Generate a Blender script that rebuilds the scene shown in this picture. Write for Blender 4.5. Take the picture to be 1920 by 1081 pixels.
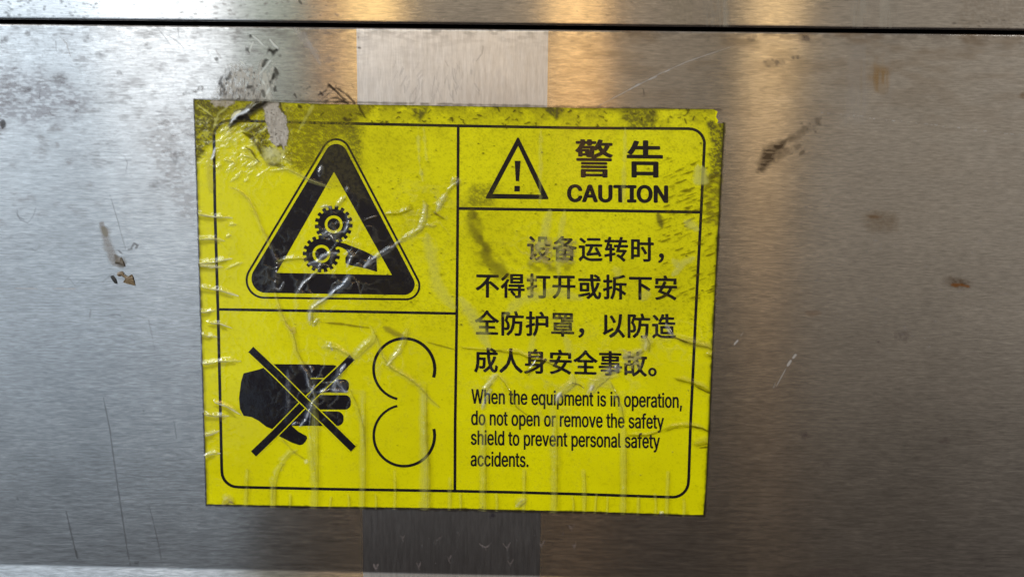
import bpy, math, random
import numpy as np
from mathutils import Vector, Matrix
from mathutils.geometry import tessellate_polygon, delaunay_2d_cdt

random.seed(7)
for o in list(bpy.data.objects):
    bpy.data.objects.remove(o, do_unlink=True)
SC = bpy.context.scene
COL = SC.collection

# ------------------------------------------------------------------ camera
DIST, PITCH, ROLL = 0.42, math.radians(7.5), math.radians(0.62)
FPX = 1614.0                       # focal length in photo pixels (1920 wide)
cam_d = bpy.data.cameras.new('camera')
cam = bpy.data.objects.new('camera', cam_d)
COL.objects.link(cam)
SC.camera = cam
cam_d.sensor_width = 36.0
cam_d.lens = 36.0 * FPX / 1920.0
cam_d.clip_start, cam_d.clip_end = 0.01, 50.0
CAM_POS = Vector((0, -DIST * math.cos(PITCH), DIST * math.sin(PITCH)))
ROT = Matrix.Rotation(math.radians(90) - PITCH, 3, 'X') @ Matrix.Rotation(ROLL, 3, 'Z')
cam.matrix_world = Matrix.Translation(CAM_POS) @ ROT.to_4x4()

# ------------------------------------------------------------------ light
SC.view_settings.view_transform = 'Standard'
SC.view_settings.look = 'None'
SC.view_settings.exposure = 0.0
SC.view_settings.gamma = 1.0
SC.view_settings.use_curve_mapping = False

world = bpy.data.worlds.new('World')
SC.world = world
world.use_nodes = True
wn, wl = world.node_tree.nodes, world.node_tree.links
wn.clear()
wo = wn.new('ShaderNodeOutputWorld')
wb = wn.new('ShaderNodeBackground')
wr = wn.new('ShaderNodeValToRGB')
ws = wn.new('ShaderNodeSeparateXYZ')
wm = wn.new('ShaderNodeMapRange')
wt = wn.new('ShaderNodeTexCoord')
wm.inputs['From Min'].default_value = -1
wm.inputs['From Max'].default_value = 1
wl.new(wt.outputs['Generated'], ws.inputs[0])
wl.new(ws.outputs['Z'], wm.inputs['Value'])
wl.new(wm.outputs[0], wr.inputs[0])
wl.new(wr.outputs[0], wb.inputs['Color'])
wl.new(wb.outputs[0], wo.inputs[0])
cr = wr.color_ramp
cr.elements[0].position, cr.elements[0].color = 0.0, (0.018, 0.015, 0.016, 1)
cr.elements[1].position, cr.elements[1].color = 1.0, (0.34, 0.30, 0.26, 1)
for p, c in ((0.27, (0.013, 0.009, 0.009, 1)), (0.33, (0.014, 0.010, 0.010, 1)), (0.38, (0.055, 0.045, 0.038, 1)), (0.44, (0.135, 0.110, 0.088, 1)), (0.50, (0.20, 0.167, 0.128, 1)), (0.57, (0.22, 0.185, 0.14, 1)), (0.64, (0.23, 0.195, 0.15, 1))):
    e = cr.elements.new(p)
    e.color = c
wb.inputs['Strength'].default_value = 1.0


def lamp(name, x0, x1, z0, z1, y, radiance, color, spread=180):
    """a rectangular lamp facing the panel; radiance is what a mirror would show"""
    d = bpy.data.lights.new(name, 'AREA')
    d.shape = 'RECTANGLE'
    d.size, d.size_y = abs(x1 - x0), abs(z1 - z0)
    d.energy = radiance * math.pi * d.size * d.size_y
    d.color = color
    d.spread = math.radians(spread)
    o = bpy.data.objects.new(name, d)
    COL.objects.link(o)
    o.location = ((x0 + x1) / 2, y, (z0 + z1) / 2)
    o.rotation_euler = (math.radians(90), 0, 0)      # -Z of the lamp looks along +Y
    return o


LY = -1.6
lamp('window_light', -1.75, -0.67, 0.22, 1.6, LY, 1.02, (0.62, 0.81, 1.0))
lamp('upper_window_light', -1.75, -0.99, 0.44, 1.6, LY - 0.03, 1.6, (0.80, 0.91, 1.0))
lamp('bright_window_light', -0.98, -0.68, 0.41, 1.6, LY - 0.02, 2.9, (1.0, 0.985, 0.95))
lamp('low_window_light', -1.75, -0.60, -0.60, 0.20, LY, 0.50, (0.55, 0.77, 1.0))
lamp('side_fill_light', -4.2, -1.80, 0.3, 3.0, LY, 8.4, (0.96, 0.99, 1.0))  # added unseen lamp: fills the sticker without reflecting in the visible steel
lamp('green_strip_light', -0.64, -0.49, 0.22, 1.2, LY, 0.50, (0.74, 1.0, 0.84))
lamp('warm_spot_light', -0.385, -0.275, 0.47, 0.80, LY, 4.6, (1.0, 0.70, 0.26))
lamp('warm_spill_light', -0.46, -0.26, 0.24, 0.60, LY - 0.02, 1.25, (1.0, 0.50, 0.15))
lamp('warm_strip_light', 0.078, 0.200, 0.38, 0.90, LY, 3.2, (1.0, 0.64, 0.25))
lamp('warm_strip_spill_light', 0.078, 0.215, 0.04, 0.36, LY, 1.3, (1.0, 0.44, 0.10))
lamp('warm_haze_light', 0.225, 0.44, 0.14, 0.7, LY, 0.24, (1.0, 0.76, 0.50))
lamp('right_steel_fill_light', 0.70, 1.75, -0.36, 0.9, LY - 0.05, 0.155, (1.0, 0.86, 0.68))  # added dim lamp, lifts the steel's brightness at the far right
lamp('centre_steel_fill_light', -0.25, 0.07, 0.34, 1.1, LY, 0.30, (1.0, 0.80, 0.56))  # added lamp, brightens the steel between the warm bands
lamp('warm_column_light', 0.545, 0.655, 0.36, 0.90, LY, 2.4, (1.0, 0.66, 0.28))
lamp('mid_column_light', 0.535, 0.63, 0.06, 0.34, LY, 0.45, (1.0, 0.54, 0.20))
lamp('dim_column_light', 0.545, 0.66, -0.55, 0.04, LY, 0.10, (1.0, 0.66, 0.42))
lamp('far_fill_light', 1.9, 4.0, 0.7, 3.2, LY, 8.0, (1.0, 0.98, 0.93))  # added unseen lamp on the right, brightens the sticker more evenly


# ------------------------------------------------------------------ photo pixel <-> panel plane (y = 0)
R9 = np.array(ROT)
CP = np.array(CAM_POS)


def P(px, py):
    """points of the panel plane seen at photo pixels -> x, z in metres"""
    px, py = np.asarray(px, float), np.asarray(py, float)
    cx, cy = (px - 960.0) / FPX, -(py - 540.5) / FPX
    d = np.stack([cx, cy, -np.ones_like(cx)], -1) @ R9.T
    t = -CP[1] / d[..., 1]
    return CP[0] + d[..., 0] * t, CP[2] + d[..., 2] * t


def proj(x, z):
    v = np.stack([np.asarray(x, float) - CP[0], np.full(np.shape(x), -CP[1]), np.asarray(z, float) - CP[2]], -1) @ R9
    return 960.0 + FPX * v[..., 0] / -v[..., 2], 540.5 - FPX * v[..., 1] / -v[..., 2]


# ------------------------------------------------------------------ numpy noise and painting of grime and glint coverage
def noise(X, Y, sx, sy, seed, octaves=1):
    out, amp, tot = np.zeros(np.shape(X)), 1.0, 0.0
    for k in range(octaves):
        rng = np.random.RandomState(seed * 17 + k)
        T = rng.rand(256, 256)
        u, v = X / sx * 2 ** k, Y / sy * 2 ** k
        i, j = np.floor(u).astype(int), np.floor(v).astype(int)
        f, g = u - i, v - j
        f, g = f * f * (3 - 2 * f), g * g * (3 - 2 * g)
        i0, i1, j0, j1 = i % 256, (i + 1) % 256, j % 256, (j + 1) % 256
        out += amp * ((T[i0, j0] * (1 - f) + T[i1, j0] * f) * (1 - g) + (T[i0, j1] * (1 - f) + T[i1, j1] * f) * g)
        tot += amp
        amp *= 0.55
    return out / tot


def sstep(a, b, v):
    t = np.clip((v - a) / (b - a), 0, 1)
    return t * t * (3 - 2 * t)


def srgb(r, g, b):
    c = np.array([r, g, b]) / 255.0
    return np.where(c <= 0.04045, c / 12.92, ((c + 0.055) / 1.055) ** 2.4)


class Paint:
    """coverage of grime, residue, scuffs and painted glints per vertex: colour + alpha (+ height, metres)"""
    def __init__(s, X, Y):
        s.X, s.Y = X.ravel(), Y.ravel()
        s.rgb = np.zeros((s.X.size, 3))
        s.a = np.zeros(s.X.size)
        s.h = np.zeros(s.X.size)

    def over(s, idx, m, col):
        m = np.clip(m, 0, 1)
        a0 = s.a[idx]
        an = m + a0 * (1 - m)
        w = np.where(an > 1e-6, m / np.maximum(an, 1e-6), 0)[:, None]
        s.rgb[idx] = s.rgb[idx] * (1 - w) + np.asarray(col) * w
        s.a[idx] = an

    def dist(s, pts, pad):
        pts = np.asarray(pts, float)
        lo, hi = pts.min(0) - pad, pts.max(0) + pad
        idx = np.nonzero((s.X > lo[0]) & (s.X < hi[0]) & (s.Y > lo[1]) & (s.Y < hi[1]))[0]
        x, y = s.X[idx], s.Y[idx]
        best = np.full(x.size, 1e9)
        sd = np.zeros(x.size)
        tt = np.zeros(x.size)
        seg = np.hypot(*np.diff(pts, axis=0).T)
        L = np.concatenate([[0], np.cumsum(seg)])
        for k in range(len(pts) - 1):
            a, b = pts[k], pts[k + 1]
            ab = b - a
            l2 = max(ab @ ab, 1e-9)
            t = np.clip(((x - a[0]) * ab[0] + (y - a[1]) * ab[1]) / l2, 0, 1)
            dx, dy = x - a[0] - t * ab[0], y - a[1] - t * ab[1]
            d = np.hypot(dx, dy)
            w = d < best
            best = np.where(w, d, best)
            sd = np.where(w, np.sign(ab[0] * dy - ab[1] * dx) * d, sd)
            tt = np.where(w, (L[k] + t * seg[k]) / max(L[-1], 1e-9), tt)
        return idx, best, sd, tt

    def stroke(s, pts, w, col, alpha=1.0, soft=0.5, wob=0.0, seed=1, taper=True, brk=0.0):
        idx, d, sd, t = s.dist(pts, w * 2 + wob + 3)
        if idx.size == 0:
            return
        x, y = s.X[idx], s.Y[idx]
        d = d + wob * (noise(x, y, 9, 9, seed, 2) - 0.5) * 2
        var = 0.62 + 0.76 * noise(x, y, 16, 16, seed + 11, 2)
        ww = w * var * (np.sqrt(np.clip(np.minimum(t, 1 - t) * 5 + 0.12, 0, 1)) if taper else 1.0)
        m = alpha * (1 - sstep(ww * (1 - soft), ww * (1 + soft) + 0.4, d))
        if brk > 0:
            m = m * sstep(brk - 0.15, brk + 0.15, noise(x, y, 14, 14, seed + 5, 2))
        s.over(idx, m, col)

    def ridge(s, pts, w, h, skew=0.35, taper=(1, 1), rough=0.25, seed=1):
        """a crease of lifted film: height h (m), half width w (px)"""
        idx, d, sd, t = s.dist(pts, w * 2.5 + 2)
        if idx.size == 0:
            return
        x, y = s.X[idx], s.Y[idx]
        tp = np.clip(t / 0.25, 0, 1) ** (1 if taper[0] else 0) * np.clip((1 - t) / 0.25, 0, 1) ** (1 if taper[1] else 0)
        w2 = w * (0.45 + 0.55 * tp) * (0.6 + 0.8 * noise(x, y, 20, 20, seed + 7, 2))
        q = sd / w2 + skew + 0.5 * (noise(x, y, w * 3, w * 3, seed, 2) - 0.5)
        prof = np.clip(1 - np.where(q > 0, q * 1.3, -q * 0.62), 0, 1) ** 1.25
        hh = h * tp * prof * (1 + rough * 2 * (noise(x, y, w * 0.9, w * 0.9, seed + 3, 3) - 0.5))
        s.h[idx] = np.maximum(s.h[idx], hh)

    def inside(s, poly, soft=2.0, wob=0.0, seed=1, ns=12):
        poly = np.asarray(poly, float)
        pad = soft * 2 + wob * 2 + 2
        pts = np.vstack([poly, poly[:1]])
        idx, d, _, _ = s.dist(pts, pad)
        x, y = s.X[idx], s.Y[idx]
        ins = np.zeros(x.size, bool)
        n = len(poly)
        for k in range(n):
            a, b = poly[k], poly[(k + 1) % n]
            c = (a[1] > y) != (b[1] > y)
            xx = a[0] + (y - a[1]) / (b[1] - a[1] + 1e-12) * (b[0] - a[0])
            ins ^= c & (x < xx)
        sd = np.where(ins, d, -d)
        if wob:
            sd = sd + wob * 2 * (noise(x, y, ns, ns, seed, 3) - 0.5)
        return idx, sstep(-soft, soft, sd)

    def blob(s, poly, col, alpha=1.0, soft=2.0, wob=0.0, seed=1, grain=0.0, ns=12, gs=(4, 4)):
        idx, m = s.inside(poly, soft, wob, seed, ns)
        if grain:
            g = noise(s.X[idx], s.Y[idx], gs[0], gs[1], seed + 9, 3)
            m = m * np.clip(1 - grain + grain * 2.2 * sstep(0.35, 0.65, g), 0, 1.5)
        s.over(idx, m * alpha, col)

    def ell(s, cx, cy, rx, ry, ang, col, alpha, wob=0.5, seed=1, grain=0.0, gs=(4, 4)):
        r = max(rx, ry) * 1.8 + 3
        idx = np.nonzero((abs(s.X - cx) < r) & (abs(s.Y - cy) < r))[0]
        if idx.size == 0:
            return
        x, y = s.X[idx] - cx, s.Y[idx] - cy
        ca, sa = math.cos(math.radians(ang)), math.sin(math.radians(ang))
        u, v = (x * ca + y * sa) / rx, (-x * sa + y * ca) / ry
        q = np.sqrt(u * u + v * v) + wob * 2 * (noise(s.X[idx], s.Y[idx], max(rx, ry) * .6, max(rx, ry) * .6, seed, 3) - 0.5)
        m = 1 - sstep(0.35, 1.15, q)
        if grain:
            g = noise(s.X[idx], s.Y[idx], gs[0], gs[1], seed + 9, 2)
            m = m * np.clip(1 - grain + grain * 2 * sstep(0.35, 0.65, g), 0, 1.4)
        s.over(idx, m * alpha, col)

    def specks(s, n, box, r, col, alpha, seed, stretch=1.0, ang=0.0, jit=20):
        rng = np.random.RandomState(seed)
        for k in range(n):
            cx, cy = rng.uniform(box[0], box[2]), rng.uniform(box[1], box[3])
            q = rng.uniform(0.5, 1.3) * r
            s.ell(cx, cy, q * stretch, q, ang + rng.uniform(-jit, jit), col, alpha * rng.uniform(0.4, 1), 0.3, seed + k)


# ------------------------------------------------------------------ object helpers
def link(name, me, mat=None, parent=None):
    o = bpy.data.objects.new(name, me)
    COL.objects.link(o)
    if mat is not None:
        me.materials.append(mat)
    if parent is not None:
        o.parent = parent
    return o


def empty(name, loc, label, cat):
    o = bpy.data.objects.new(name, None)
    COL.objects.link(o)
    o.location = loc
    o.empty_display_size = 0.02
    o['label'], o['category'] = label, cat
    return o


def tag(o, label, cat, group=None):
    o['label'], o['category'] = label, cat
    if group:
        o['group'] = group
    return o


def grid_mesh(name, V, nx, ny, keep=None, uv=None, smooth=True):
    """V: (ny*nx,3) row-major"""
    I = np.arange(nx * ny).reshape(ny, nx)
    q = np.stack([I[:-1, :-1], I[:-1, 1:], I[1:, 1:], I[1:, :-1]], -1).reshape(-1, 4)
    if keep is not None:
        q = q[keep[q].all(1)]
    me = bpy.data.meshes.new(name)
    me.vertices.add(len(V))
    me.vertices.foreach_set('co', V.astype(np.float32).ravel())
    me.loops.add(q.size)
    me.loops.foreach_set('vertex_index', q.astype(np.int32).ravel())
    me.polygons.add(len(q))
    me.polygons.foreach_set('loop_start', (np.arange(len(q)) * 4).astype(np.int32))
    me.polygons.foreach_set('loop_total', np.full(len(q), 4, np.int32))
    if smooth:
        me.polygons.foreach_set('use_smooth', np.ones(len(q), bool))
    me.update(calc_edges=True)
    if uv is not None:
        l = me.uv_layers.new(name='UVMap')
        l.data.foreach_set('uv', uv[q.ravel()].astype(np.float32).ravel())
    return me


def paint_attr(me, pt):
    a = me.color_attributes.new('dirt_glints', 'FLOAT_COLOR', 'POINT')
    a.data.foreach_set('color', np.concatenate([pt.rgb, pt.a[:, None]], 1).astype(np.float32).ravel())


# ------------------------------------------------------------------ materials
class NT:
    def __init__(s, name):
        s.m = bpy.data.materials.new(name)
        s.m.use_nodes = True
        s.t = s.m.node_tree
        s.t.nodes.clear()
        s.out = s.n('ShaderNodeOutputMaterial')

    def n(s, typ, **kw):
        nd = s.t.nodes.new(typ)
        for k, v in kw.items():
            setattr(nd, k, v)
        return nd

    def l(s, a, b):
        s.t.links.new(a, b)

    def val(s, inp, v):
        if hasattr(v, 'links') or isinstance(v, bpy.types.NodeSocket):
            s.l(v, inp)
        else:
            inp.default_value = v

    def math(s, op, a, b=0.0, clamp=False):
        m = s.n('ShaderNodeMath', operation=op, use_clamp=clamp)
        s.val(m.inputs[0], a)
        s.val(m.inputs[1], b)
        return m.outputs[0]

    def noise(s, vec, scale, detail=2.0, rough=0.5):
        m = s.n('ShaderNodeTexNoise')
        m.inputs['Scale'].default_value = scale
        m.inputs['Detail'].default_value = detail
        m.inputs['Roughness'].default_value = rough
        s.l(vec, m.inputs['Vector'])
        return m.outputs['Fac']

    def mapped(s, scale):
        tc = s.n('ShaderNodeTexCoord')
        mp = s.n('ShaderNodeMapping')
        mp.inputs['Scale'].default_value = scale
        s.l(tc.outputs['Object'], mp.inputs['Vector'])
        return mp.outputs['Vector']

    def rng(s, v, a, b, c, d):
        m = s.n('ShaderNodeMapRange')
        s.l(v, m.inputs['Value'])
        for k, q in zip(('From Min', 'From Max', 'To Min', 'To Max'), (a, b, c, d)):
            m.inputs[k].default_value = q
        return m.outputs[0]


def metal(name, vertical=False, haze=0.025, base=(0.70, 0.69, 0.68), rough=0.21, aniso=0.66, streak=(0.70, 1.16)):
    t = NT(name)
    sc = (1300, 1300, 190) if vertical else (190, 1300, 1300)
    g1 = t.noise(t.mapped(sc), 1.0, 3.0, 0.6)
    sc2 = (620, 620, 60) if vertical else (60, 620, 620)
    g2 = t.noise(t.mapped(sc2), 1.0, 2.0, 0.5)
    cloud = t.noise(t.mapped((22, 22, 34)), 1.0, 4.0, 0.6)
    g = t.math('MULTIPLY', t.rng(g1, 0.25, 0.75, *streak), t.rng(g2, 0.25, 0.75, 0.90, 1.08))
    g = t.math('MULTIPLY', g, t.rng(cloud, 0.3, 0.7, 0.90, 1.06))
    mix = t.n('ShaderNodeMix', data_type='RGBA', blend_type='MULTIPLY')
    mix.inputs['Factor'].default_value = 1.0
    mix.inputs['A'].default_value = (*base, 1)
    comb = t.n('ShaderNodeCombineColor')
    for k in range(3):
        t.l(g, comb.inputs[k])
    t.l(comb.outputs[0], mix.inputs['B'])
    tan = t.n('ShaderNodeTangent', direction_type='UV_MAP')
    tan.uv_map = 'UVMap'
    gl = t.n('ShaderNodeBsdfAnisotropic', distribution='GGX')
    t.l(mix.outputs['Result'], gl.inputs['Color'])
    t.l(t.rng(g2, 0.2, 0.8, rough * 0.90, rough * 1.10), gl.inputs['Roughness'])
    gl.inputs['Anisotropy'].default_value = aniso
    gl.inputs['Rotation'].default_value = 0.25 if vertical else 0.0
    t.l(tan.outputs[0], gl.inputs['Tangent'])
    bump = t.n('ShaderNodeBump')
    bump.inputs['Strength'].default_value = 0.05
    bump.inputs['Distance'].default_value = 0.0002
    t.l(g1, bump.inputs['Height'])
    t.l(bump.outputs[0], gl.inputs['Normal'])
    # worn-in haze: a wider lobe
    g3 = t.n('ShaderNodeBsdfAnisotropic', distribution='GGX')
    t.l(mix.outputs['Result'], g3.inputs['Color'])
    g3.inputs['Roughness'].default_value = 0.55
    g3.inputs['Anisotropy'].default_value = 0.35
    g3.inputs['Rotation'].default_value = 0.25 if vertical else 0.0
    t.l(tan.outputs[0], g3.inputs['Tangent'])
    ms = t.n('ShaderNodeMixShader')
    ms.inputs[0].default_value = haze
    t.l(gl.outputs[0], ms.inputs[1])
    t.l(g3.outputs[0], ms.inputs[2])
    # dirt, residue and scuffs (coverage per vertex)
    at = t.n('ShaderNodeVertexColor', layer_name='dirt_glints')
    df = t.n('ShaderNodeBsdfDiffuse')
    t.l(at.outputs['Color'], df.inputs['Color'])
    m2 = t.n('ShaderNodeMixShader')
    t.l(at.outputs['Alpha'], m2.inputs[0])
    t.l(ms.outputs[0], m2.inputs[1])
    t.l(df.outputs[0], m2.inputs[2])
    t.l(m2.outputs[0], t.out.inputs[0])
    return t.m


def plain(name, col, rough=0.5, spec=0.5, metallic=0.0, grain=None):
    t = NT(name)
    b = t.n('ShaderNodeBsdfPrincipled')
    b.inputs['Base Color'].default_value = (*col, 1)
    b.inputs['Roughness'].default_value = rough
    b.inputs['Specular IOR Level'].default_value = spec
    b.inputs['Metallic'].default_value = metallic
    if grain:
        f = t.noise(t.mapped((grain[0],) * 3), 1.0, 3.0, 0.6)
        mix = t.n('ShaderNodeMix', data_type='RGBA')
        t.l(t.rng(f, 0.3, 0.7, 0, 1), mix.inputs['Factor'])
        mix.inputs['A'].default_value = (*col, 1)
        mix.inputs['B'].default_value = (*grain[1], 1)
        t.l(mix.outputs['Result'], b.inputs['Base Color'])
    t.l(b.outputs[0], t.out.inputs[0])
    return t.m


def film_material():
    t = NT('clear_laminate')
    at = t.n('ShaderNodeVertexColor', layer_name='dirt_glints')  # film coverage: grime, milky veil and painted crease highlights
    tr = t.n('ShaderNodeBsdfTransparent')
    df = t.n('ShaderNodeBsdfDiffuse')
    t.l(at.outputs['Color'], df.inputs['Color'])
    m1 = t.n('ShaderNodeMixShader')
    t.l(at.outputs['Alpha'], m1.inputs[0])
    t.l(tr.outputs[0], m1.inputs[1])
    t.l(df.outputs[0], m1.inputs[2])
    gl = t.n('ShaderNodeBsdfAnisotropic', distribution='GGX')
    gl.inputs['Roughness'].default_value = 0.09
    gl.inputs['Color'].default_value = (1, 1, 1, 1)
    bump = t.n('ShaderNodeBump')
    bump.inputs['Strength'].default_value = 0.10
    bump.inputs['Distance'].default_value = 0.0004
    t.l(t.noise(t.mapped((260, 260, 260)), 1.0, 3.0, 0.6), bump.inputs['Height'])
    t.l(bump.outputs[0], gl.inputs['Normal'])
    fr = t.n('ShaderNodeFresnel')
    geo = t.n('ShaderNodeNewGeometry')
    t.l(t.math('SUBTRACT', 1.42, t.math('MULTIPLY', geo.outputs['Backfacing'], 1.42 - 1 / 1.42)), fr.inputs['IOR'])   # thin film: same from both sides
    lf = t.n('ShaderNodeAttribute', attribute_name='lift')
    fr2 = t.math('MULTIPLY', fr.outputs[0], t.math('ADD', 1.0, t.math('MULTIPLY', lf.outputs['Fac'], 3.0)), True)
    m2 = t.n('ShaderNodeMixShader')
    t.l(t.math('MULTIPLY', fr2, t.math('SUBTRACT', 1.0, t.math('MULTIPLY', at.outputs['Alpha'], 0.75))), m2.inputs[0])
    t.l(m1.outputs[0], m2.inputs[1])
    t.l(gl.outputs[0], m2.inputs[2])
    t.l(m2.outputs[0], t.out.inputs[0])
    return t.m


M_METAL = metal('brushed_steel_horizontal')
M_METAL_V = metal('brushed_steel_vertical', vertical=True, haze=0.11, rough=0.35, aniso=0.38, streak=(0.86, 1.07))
M_DARK = plain('dark_gap', (0.006, 0.006, 0.007), 0.6, 0.2)
M_EDGE = plain('sheet_edge', (0.22, 0.21, 0.20), 0.4, 0.5, 0.8)
def vinyl():
    t = NT('yellow_vinyl')
    b = t.n('ShaderNodeBsdfPrincipled')
    b.inputs['Roughness'].default_value = 0.5
    b.inputs['Specular IOR Level'].default_value = 0.12
    fine = t.rng(t.noise(t.mapped((2600,) * 3), 1.0, 3.0, 0.6), 0.3, 0.7, 0, 1)
    wide = t.rng(t.noise(t.mapped((17, 17, 22)), 1.0, 4.0, 0.55), 0.32, 0.68, 0, 1)
    m1 = t.n('ShaderNodeMix', data_type='RGBA')
    t.l(fine, m1.inputs['Factor'])
    m1.inputs['A'].default_value, m1.inputs['B'].default_value = (0.83, 0.81, 0.0, 1), (0.76, 0.74, 0.0, 1)
    m3 = t.n('ShaderNodeMix', data_type='RGBA', blend_type='MULTIPLY')
    t.l(wide, m3.inputs['Factor'])
    t.l(m1.outputs['Result'], m3.inputs['A'])
    m3.inputs['B'].default_value = (0.86, 0.84, 0.8, 1)
    t.l(m3.outputs['Result'], b.inputs['Base Color'])
    t.l(b.outputs[0], t.out.inputs[0])
    return t.m


M_YEL = vinyl()
M_BLK = plain('black_ink', (0.008, 0.007, 0.011), 0.5, 0.12)
M_FILM = film_material()

# ------------------------------------------------------------------ the steel panels
def zat(px, py):
    return float(P(px, py)[1])


Z_SEAM_TOP = zat(960, 46.5)          # lower edge of the upper panel
Z_SEAM_BOT = zat(960, 55.0)          # upper edge of the lower panel
Z_BEND = zat(960, 1076)
BEND_SLOPE = (zat(960, 1076) - zat(0, 1055.5)) / float(P(960, 1076)[0] - P(0, 1055.5)[0])
XB0 = float(P(668.5, 62)[0])
XB1 = float(P(1028, 62)[0])
STEP = 0.00043


def axis(a, b, dense0, dense1, step=STEP):
    d0, d1 = max(a, dense0), min(b, dense1)
    parts = []
    if a < d0 - 1e-9:
        parts.append(np.linspace(a, d0, 12)[:-1])
    parts.append(np.linspace(d0, d1, max(2, int((d1 - d0) / step) + 1)))
    if b > d1 + 1e-9:
        parts.append(np.linspace(d1, b, 12)[1:])
    return np.concatenate(parts)


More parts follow.
